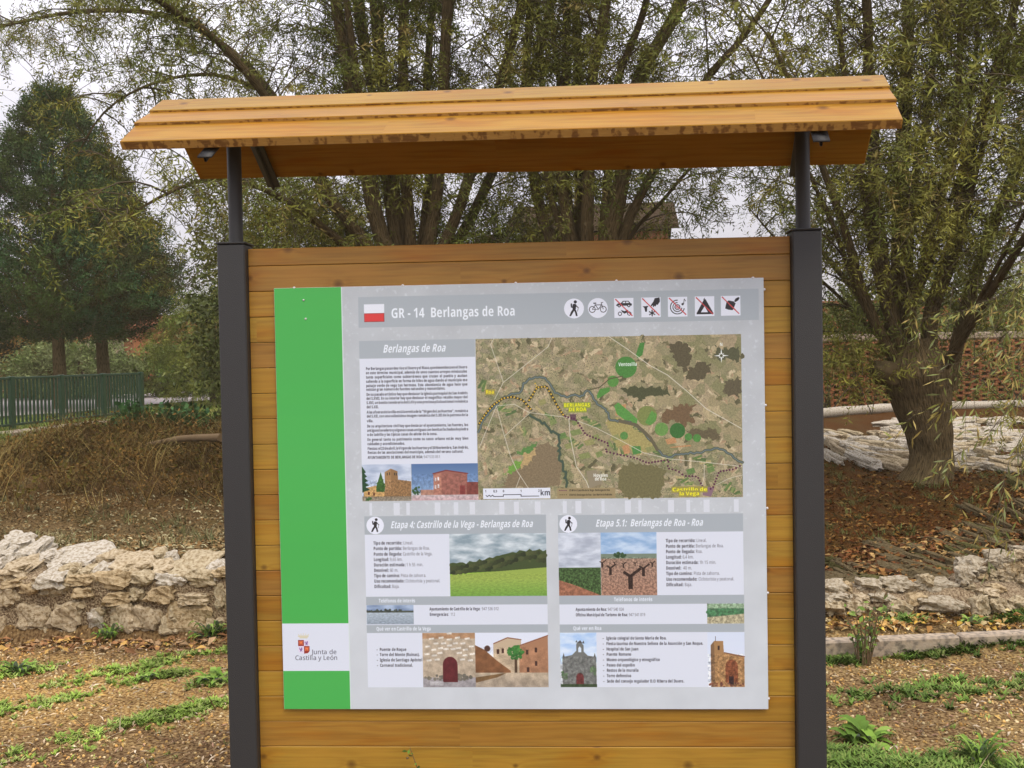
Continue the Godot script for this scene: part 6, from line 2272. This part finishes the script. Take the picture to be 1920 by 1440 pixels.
func build_plants():
	var greens := []
	for q in [[0.12, 0.21, 0.028], [0.16, 0.27, 0.04], [0.085, 0.155, 0.024], [0.2, 0.29, 0.06]]:
		var m = mat("weed_green_%d" % greens.size(), lin(q[0], q[1], q[2]), 0.7)
		m.metallic_specular = 0.2
		m.backlight_enabled = true
		m.backlight = grey(0.35)
		greens.append(m)
	rosette("dock_plant", "broad-leaved dock rosette at the foot of the sign's right post", "plant", ground_at(1.33, -1.22), 34, 0.14, 0.042, Vector2(0.15, 0.55), greens, 1)
	rosette("grass_tuft", "coarse bright grass tuft at the bottom right of the view", "plant", ground_at(1.72, -1.02), 80, 0.115, 0.016, Vector2(0.4, 0.95), greens, 2)
	rosette("wall_weed", "green weed tuft growing at the foot of the left rubble wall", "plant", ground_at(-2.53, -2.79), 40, 0.1, 0.022, Vector2(0.4, 0.9), greens, 3)
	rosette("wall_weed", "green weed at the rubble wall's foot beside the sign's left post", "plant", ground_at(-1.93, -2.78), 44, 0.13, 0.025, Vector2(0.3, 0.8), greens, 4)
	rosette("plantain", "flat green weed on the path beside the sign's left post", "plant", ground_at(-1.64, -2.02), 36, 0.12, 0.028, Vector2(0.15, 0.5), greens, 5)
	rosette("path_weed", "low green weed patch below the wall, small and alone", "plant", ground_at(-2.0, -2.06), 22, 0.08, 0.02, Vector2(0.2, 0.5), greens, 6)
	rosette("path_weed", "low weed at the left edge of the view in the path", "plant", ground_at(-2.72, -2.18), 46, 0.11, 0.025, Vector2(0.2, 0.6), greens, 7)
	rosette("verge_weed", "low green weeds on the verge behind the kerb", "plant", ground_at(2.35, -2.75), 40, 0.09, 0.02, Vector2(0.2, 0.6), greens, 8)
	# scraggly herb growing in front of the kerb
	var h := thing("scraggly_herb", "scraggly tall herb with bare stems growing against the kerb", "plant", ground_at(1.64, -2.3))
	var st := begin()
	var r := RandomNumberGenerator.new()
	r.seed = 15
	var tips := []
	for i in 22:
		var az := r.randf() * TAU
		var l := r.randf_range(0.18, 0.42)
		var d := V(cos(az) * r.randf_range(0.1, 0.5), 1, sin(az) * 0.3).normalized()
		var p := [V(cos(az), 0, sin(az)) * 0.03, d * l * 0.5 + V(0, 0, 0.0), d * l + V(r.randf_range(-0.03, 0.03), 0, 0)]
		tube(st, smooth_path(p, 4), [0.0028, 0.0025, 0.002, 0.0016, 0.0008], 4)
		for k in 7: tips.append(p[1].lerp(p[2], r.randf_range(-0.6, 0.95)))
	part("stems", done(st), M.dry_twig, h)
	var bl := begin()
	leaf_blade(bl, Vector3.ZERO, Vector3.UP, Vector3.RIGHT, 1.0, 0.42)
	var blade := done(bl)
	for p in tips:
		part("leaf", blade, greens[r.randi() % 4] if r.randf() < 0.8 else M.dry_twig, h, Transform3D(toward((rand_dir(r) + V(0, 0.3, 0)).normalized(), r.randf() * TAU, r.randf_range(0.025, 0.06)), p))
	# a stalk leaning on the boards
	var s := thing("leaning_stalk", "small leafy stalk rising in front of the lowest visible boards", "plant", V(-0.29, 0.0, 0.03))
	st = begin()
	tube(st, smooth_path([V(0.09, 0, 0.02), V(0.02, 0.25, 0.01), V(-0.025, 0.40, 0), V(-0.045, 0.455, -0.005)], 8), [0.003, 0.003, 0.003, 0.0027, 0.0025, 0.002, 0.002, 0.0015, 0.001], 5)
	part("stem", done(st), M.dry_twig, s)
	for q in [V(-0.045, 0.45, -0.005), V(-0.035, 0.43, 0), V(-0.03, 0.41, 0), V(-0.04, 0.44, 0), V(-0.02, 0.39, 0), V(-0.05, 0.445, 0)]:
		part("leaf", blade, greens[r.randi() % 3], s, Transform3D(toward((V(-0.4, 0.6, 0.3) + rand_dir(r) * 0.8).normalized(), r.randf() * TAU, 0.022), q))
	part("bud", rock(150, 2, 2.2, 0.1), M.dry_twig, s, Transform3D(Basis.from_scale(Vector3.ONE * 0.008), V(-0.052, 0.425, 0)))


func tuft_mesh(s: int, count: int, l: float, w: float, spread_out: float) -> ArrayMesh:
	var r := RandomNumberGenerator.new()
	r.seed = s
	var st := begin()
	st.set_smooth_group(-1)
	for i in count:
		var az := r.randf() * TAU
		var d := V(cos(az) * spread_out, 1, sin(az) * spread_out).normalized()
		var side := d.cross(Vector3.UP).normalized()
		var k := r.randf_range(0.6, 1.2)
		var a := V(r.randf_range(-1, 1), 0, r.randf_range(-1, 1)) * l * 0.3
		var m := a + d * l * k * 0.55
		var e := m + (d + V(cos(az), -0.5, sin(az)) * 0.5).normalized() * l * k * 0.5
		st.set_color(grey(r.randf_range(0.75, 1.25)))
		for v in [a - side * w * 0.5, a + side * w * 0.5, m + side * w * 0.4, a - side * w * 0.5, m + side * w * 0.4, m - side * w * 0.4, m - side * w * 0.4, m + side * w * 0.4, e]:
			st.add_vertex(v)
	return done(st)


func flat_leaf(l: float, w: float, curl: float) -> ArrayMesh:
	var st := begin()
	st.set_smooth_group(-1)
	st.set_color(Color.WHITE)
	var m := V(0, curl * l, 0)
	var a := V(0, 0, -l * 0.5)
	var b := V(0, curl * l * 0.3, l * 0.5)
	for v in [a, m + V(w * 0.5, 0.1 * w, 0), m, a, m, m + V(-w * 0.5, 0.3 * w, 0), b, m, m + V(w * 0.5, 0.1 * w, 0), b, m + V(-w * 0.5, 0.3 * w, 0), m]:
		st.add_vertex(v)
	return done(st)


func strew(called: String, label: String, mesh: Mesh, m: Material, count: int, s: int, pick: Callable, palette: Array, scale: Vector2, tilt: float, lift: float, parent: Node = null):
	var r := RandomNumberGenerator.new()
	r.seed = s
	var where := []
	var tints := []
	for i in count:
		var p = pick.call(r)
		if p == null: continue
		var at := V(p.x, ground_height(p.x, p.y) + lift, p.y)
		var b := Basis.from_euler(V(r.randf_range(-tilt, tilt), r.randf() * TAU, r.randf_range(-tilt, tilt))) * Basis.from_scale(Vector3.ONE * r.randf_range(scale.x, scale.y))
		where.append(Transform3D(b, at))
		var c: Color = palette[r.randi() % palette.size()]
		var k := r.randf_range(0.7, 1.3) * (1.0 + 0.5 * bumps.get_noise_2d(p.x * 1.1 + 11.0, p.y * 1.1))
		tints.append(Color(c.r * k, c.g * k, c.b * k))
	var o := scatter(called, mesh, m, where, tints, parent)
	if parent == null: tag(o, label, "", "", "stuff")


func build_litter():
	var near := func(r): return Vector2(r.randf_range(-4.0, 4.0), r.randf_range(-2.85, -0.4))
	var pebbles := [Color(0.420, 0.310, 0.147), Color(0.483, 0.388, 0.217), Color(0.315, 0.213, 0.098), Color(0.473, 0.301, 0.105), Color(0.284, 0.194, 0.105), Color(0.420, 0.242, 0.077)]
	strew("gravel", "pale gravel scattered over the trodden earth", rock(160, 2, 2.4, 0.3), M.pebble, 24000, 201, near, pebbles, Vector2(0.004, 0.015), 1.0, 0.001)
	var dead := [Color(0.340, 0.209, 0.070), Color(0.420, 0.294, 0.119), Color(0.250, 0.133, 0.042), Color(0.500, 0.399, 0.210), Color(0.200, 0.104, 0.042), Color(0.450, 0.285, 0.056)]
	strew("fallen_leaves", "dry narrow willow leaves strewn on the trodden earth", flat_leaf(1.0, 0.2, 0.08), M.dead_leaf, 9000, 202, near, [Color(0.3, 0.2, 0.1), Color(0.4, 0.31, 0.2), Color(0.22, 0.12, 0.05), Color(0.46, 0.38, 0.27), Color(0.18, 0.1, 0.05), Color(0.38, 0.25, 0.08), Color(0.33, 0.2, 0.13)], Vector2(0.016, 0.055), 0.35, 0.006)
	var foot := func(r):
		var x: float = r.randf_range(-4.0, -0.6)
		return Vector2(x, -2.78 + absf(r.randfn()) * 0.13)
	strew("leaf_drift", "drift of brown leaves along the foot of the left wall", flat_leaf(1.0, 0.42, 0.12), M.dead_leaf, 900, 203, foot, [Color(0.3, 0.16, 0.07), Color(0.22, 0.11, 0.05), Color(0.42, 0.26, 0.08), Color(0.36, 0.24, 0.13)], Vector2(0.03, 0.08), 0.5, 0.012)
	var verge := func(r): return Vector2(r.randf_range(0.9, 3.4), r.randf_range(-2.95, -2.6))
	strew("leaf_drift", "mixed fallen leaves on the verge between kerb and stone edging", flat_leaf(1.0, 0.42, 0.12), M.dead_leaf, 900, 204, verge, dead, Vector2(0.03, 0.08), 0.5, 0.012)
	# low creeping weeds in strips along the wheel tracks
	var strips := [[-2.6, -1.52, -2.05, -1.9, 0.07], [-2.42, -1.95, -1.98, -2.42, 0.07], [-2.9, -2.1, -2.6, -2.25, 0.09], [-2.25, -0.93, -1.55, -1.66, 0.09], [-1.7, -1.95, -1.5, -2.15, 0.08], [-2.1, -2.0, -1.85, -2.16, 0.06], [-3.2, -1.2, -2.5, -1.6, 0.12], [-2.0, -2.45, -1.5, -2.6, 0.06], [-1.9, -1.35, -1.5, -1.7, 0.05]]
	var strip := func(r):
		var q = strips[r.randi() % strips.size()]
		var t: float = r.randf()
		var p := Vector2(lerpf(q[0], q[2], t), lerpf(q[1], q[3], t))
		if bumps.get_noise_2d(p.x * 5.0, p.y * 5.0) < -0.1: return null
		return p + Vector2(r.randfn(), r.randfn()) * q[4] * 0.62
	var green := [Color(0.2, 0.31, 0.045), Color(0.25, 0.36, 0.06), Color(0.15, 0.22, 0.035), Color(0.28, 0.34, 0.09)]
	strew("creeping_weeds", "strips of low green weeds along the tracks at left", tuft_mesh(210, 12, 1.0, 0.22, 1.1), M.grass_leaf, 2300, 205, strip, green, Vector2(0.016, 0.042), 0.2, 0.0)
	var right_strips := [[1.0, -1.0, 1.9, -0.9, 0.12], [1.3, -2.3, 2.6, -2.52, 0.05], [1.1, -2.26, 1.6, -2.32, 0.05], [1.2, -1.75, 2.4, -1.95, 0.14], [1.9, -2.75, 3.0, -2.85, 0.08], [1.0, -0.8, 2.2, -0.75, 0.1], [1.0, -1.0, 1.9, -0.9, 0.1], [1.0, -0.9, 2.1, -0.8, 0.12], [1.1, -1.1, 1.5, -1.05, 0.08]]
	var strip2 := func(r):
		var q = right_strips[r.randi() % right_strips.size()]
		var t: float = r.randf()
		var p := Vector2(lerpf(q[0], q[2], t), lerpf(q[1], q[3], t))
		if bumps.get_noise_2d(p.x * 5.0, p.y * 5.0 + 9.0) < -0.12: return null
		return p + Vector2(r.randfn(), r.randfn()) * q[4] * 0.55
	strew("creeping_weeds", "patches of low green weeds along the kerb and below it at right", tuft_mesh(211, 12, 1.0, 0.2, 0.9), M.grass_leaf, 2600, 206, strip2, [Color(0.11, 0.19, 0.03), Color(0.15, 0.24, 0.045), Color(0.08, 0.14, 0.025), Color(0.19, 0.24, 0.06)], Vector2(0.025, 0.06), 0.2, 0.0)
	var anywhere := func(r):
		var p := Vector2(r.randf_range(-3.8, 3.6), r.randf_range(-2.75, -0.5))
		if bumps.get_noise_2d(p.x * 2.2 + 70.0, p.y * 2.2) < -0.05: return null
		return p
	strew("scattered_weeds", "single small weeds and grass blades dotted over the trodden earth", tuft_mesh(219, 7, 1.0, 0.14, 1.0), M.grass_leaf, 1500, 219, anywhere, green, Vector2(0.012, 0.035), 0.25, 0.0)
	strew("fallen_twigs", "short dark twigs lying on the trodden earth", tuft_mesh(220, 2, 1.0, 0.035, 0.2), M.dead_leaf, 420, 220, near, [Color(0.1, 0.07, 0.04), Color(0.2, 0.14, 0.08), Color(0.35, 0.28, 0.18)], Vector2(0.05, 0.14), 1.55, 0.006)
	# the ditch: leaves, twigs, dry brush
	var slope_left := func(r): return Vector2(r.randf_range(-9.0, -0.5), -3.12 - 8.0 * pow(r.randf(), 1.25))
	strew("leaf_litter", "brown leaf litter on the slope behind the left wall", flat_leaf(1.0, 0.35, 0.12), M.dead_leaf, 34000, 207, slope_left, [Color(0.167, 0.114, 0.050), Color(0.228, 0.163, 0.076), Color(0.114, 0.073, 0.032), Color(0.318, 0.286, 0.163), Color(0.197, 0.114, 0.044)], Vector2(0.03, 0.08), 0.5, 0.008)
	var slope_right := func(r):
		var z: float = -3.25 - 8.5 * pow(r.randf(), 1.3)
		return Vector2(r.randf_range(0.4, 2.4 - z * 0.55), z)
	strew("leaf_litter", "reddish leaf litter round the big right willow and down the bank", flat_leaf(1.0, 0.4, 0.12), M.dead_leaf, 32000, 208, slope_right, [Color(0.089, 0.031, 0.008), Color(0.117, 0.048, 0.012), Color(0.063, 0.021, 0.007), Color(0.153, 0.081, 0.020), Color(0.179, 0.109, 0.038), Color(0.076, 0.036, 0.008)], Vector2(0.03, 0.085), 0.6, 0.01)
	var on_slabs := func(r):
		var u: float = r.randf()
		return Vector2(lerpf(1.8, 6.2, u), lerpf(lerpf(-5.6, -9.9, u), -4.0, r.randf()))
	strew("leaf_litter", "wet dark red leaves caught between the half-buried pitching stones", flat_leaf(1.0, 0.45, 0.14), M.dead_leaf, 5000, 218, on_slabs, [Color(0.14, 0.055, 0.02), Color(0.2, 0.1, 0.03), Color(0.1, 0.045, 0.02), Color(0.28, 0.18, 0.07)], Vector2(0.05, 0.11), 0.5, 0.045)
	var damp := func(r):
		var p := Vector2(r.randf_range(1.0, 8.0), r.randf_range(-4.0, -13.0))
		if bumps.get_noise_2d(p.x * 1.4 + 5.0, p.y * 1.4) < 0.08: return null
		return p
	strew("sparse_grass", "sparse green grass among the leaves at right", tuft_mesh(212, 9, 1.0, 0.05, 0.7), M.grass_leaf, 2600, 209, damp, [Color(0.08, 0.11, 0.03), Color(0.11, 0.14, 0.04)], Vector2(0.06, 0.14), 0.2, 0.0)
	var bank := func(r):
		var p := Vector2(r.randf_range(-12.0, -1.0), -9.0 - 7.6 * sqrt(r.randf()))
		var n := bumps.get_noise_2d(p.x * 0.7, p.y * 0.7)
		if p.x < -9.4 and p.y < -13.0: return null
		if n < -0.12: return null
		return p
	strew("dry_brush", "tangled brown dry brush covering the far bank at left", tuft_mesh(213, 16, 1.0, 0.012, 1.0), M.dead_leaf, 5200, 210, bank, [Color(0.122, 0.070, 0.022), Color(0.178, 0.117, 0.034), Color(0.072, 0.041, 0.014), Color(0.291, 0.224, 0.079), Color(0.097, 0.054, 0.025), Color(0.081, 0.057, 0.016)], Vector2(0.22, 0.8), 0.5, -0.03)
	strew("bramble_leaves", "small brownish leaves in the dry brush on the far bank", bush_spray(214, 0.06, 0.035), M.dead_leaf, 2600, 211, bank, [Color(0.130, 0.076, 0.021), Color(0.100, 0.081, 0.018), Color(0.180, 0.104, 0.030)], Vector2(0.6, 1.2), 1.2, 0.12)
	var bank_green := func(r):
		var p := Vector2(r.randf_range(-12.0, -2.0), r.randf_range(-3.6, -16.0))
		if bumps.get_noise_2d(p.x * 0.9 + 50.0, p.y * 0.9) < 0.12: return null
		return p
	strew("sparse_grass", "thin grass patches on the slope behind the left wall", tuft_mesh(215, 10, 1.0, 0.04, 0.7), M.grass_leaf, 1800, 212, bank_green, [Color(0.1, 0.115, 0.04), Color(0.13, 0.14, 0.05), Color(0.2, 0.17, 0.08)], Vector2(0.08, 0.2), 0.2, 0.0)
	var lawn := func(r):
		var p := Vector2(r.randf_range(-20.0, -5.0), r.randf_range(-14.0, -32.0))
		if p.x > -9.8 and p.y > -17.5: return null
		var edge: float = along([[-9.0, -46.0], [-15.5, -24.0], [-21.5, -13.6], [-26.5, -12.6], [-30.5, -10.6], [-34.0, -4.0]], p.y)
		if p.x < edge + 0.2: return null
		return p
	strew("verge_grass", "short bright grass verge between the edging and the street", tuft_mesh(216, 12, 1.0, 0.06, 0.7), M.grass_leaf, 7000, 213, lawn, [Color(0.143, 0.221, 0.036), Color(0.182, 0.260, 0.054), Color(0.117, 0.169, 0.036), Color(0.260, 0.247, 0.072)], Vector2(0.08, 0.2), 0.2, 0.0)
	var lawn_far := func(r):
		return Vector2(r.randf_range(-30.0, -4.0), r.randf_range(-36.5, -50.0) if r.randf() < 0.3 else r.randf_range(-38.0, -46.0))
	strew("far_grass", "grass on the far side of the street", tuft_mesh(217, 12, 1.0, 0.06, 0.7), M.grass_leaf, 3500, 214, func(r):
		var x: float = r.randf_range(-32.0, -3.0)
		return Vector2(x, along([[-3.0, -44.5], [-14.0, -41.6], [-17.0, -38.6], [-20.0, -35.6], [-30.0, -32.6]], x) - r.randf_range(0.0, 5.0)), [Color(0.11, 0.17, 0.03), Color(0.14, 0.19, 0.045)], Vector2(0.15, 0.35), 0.2, 0.0)
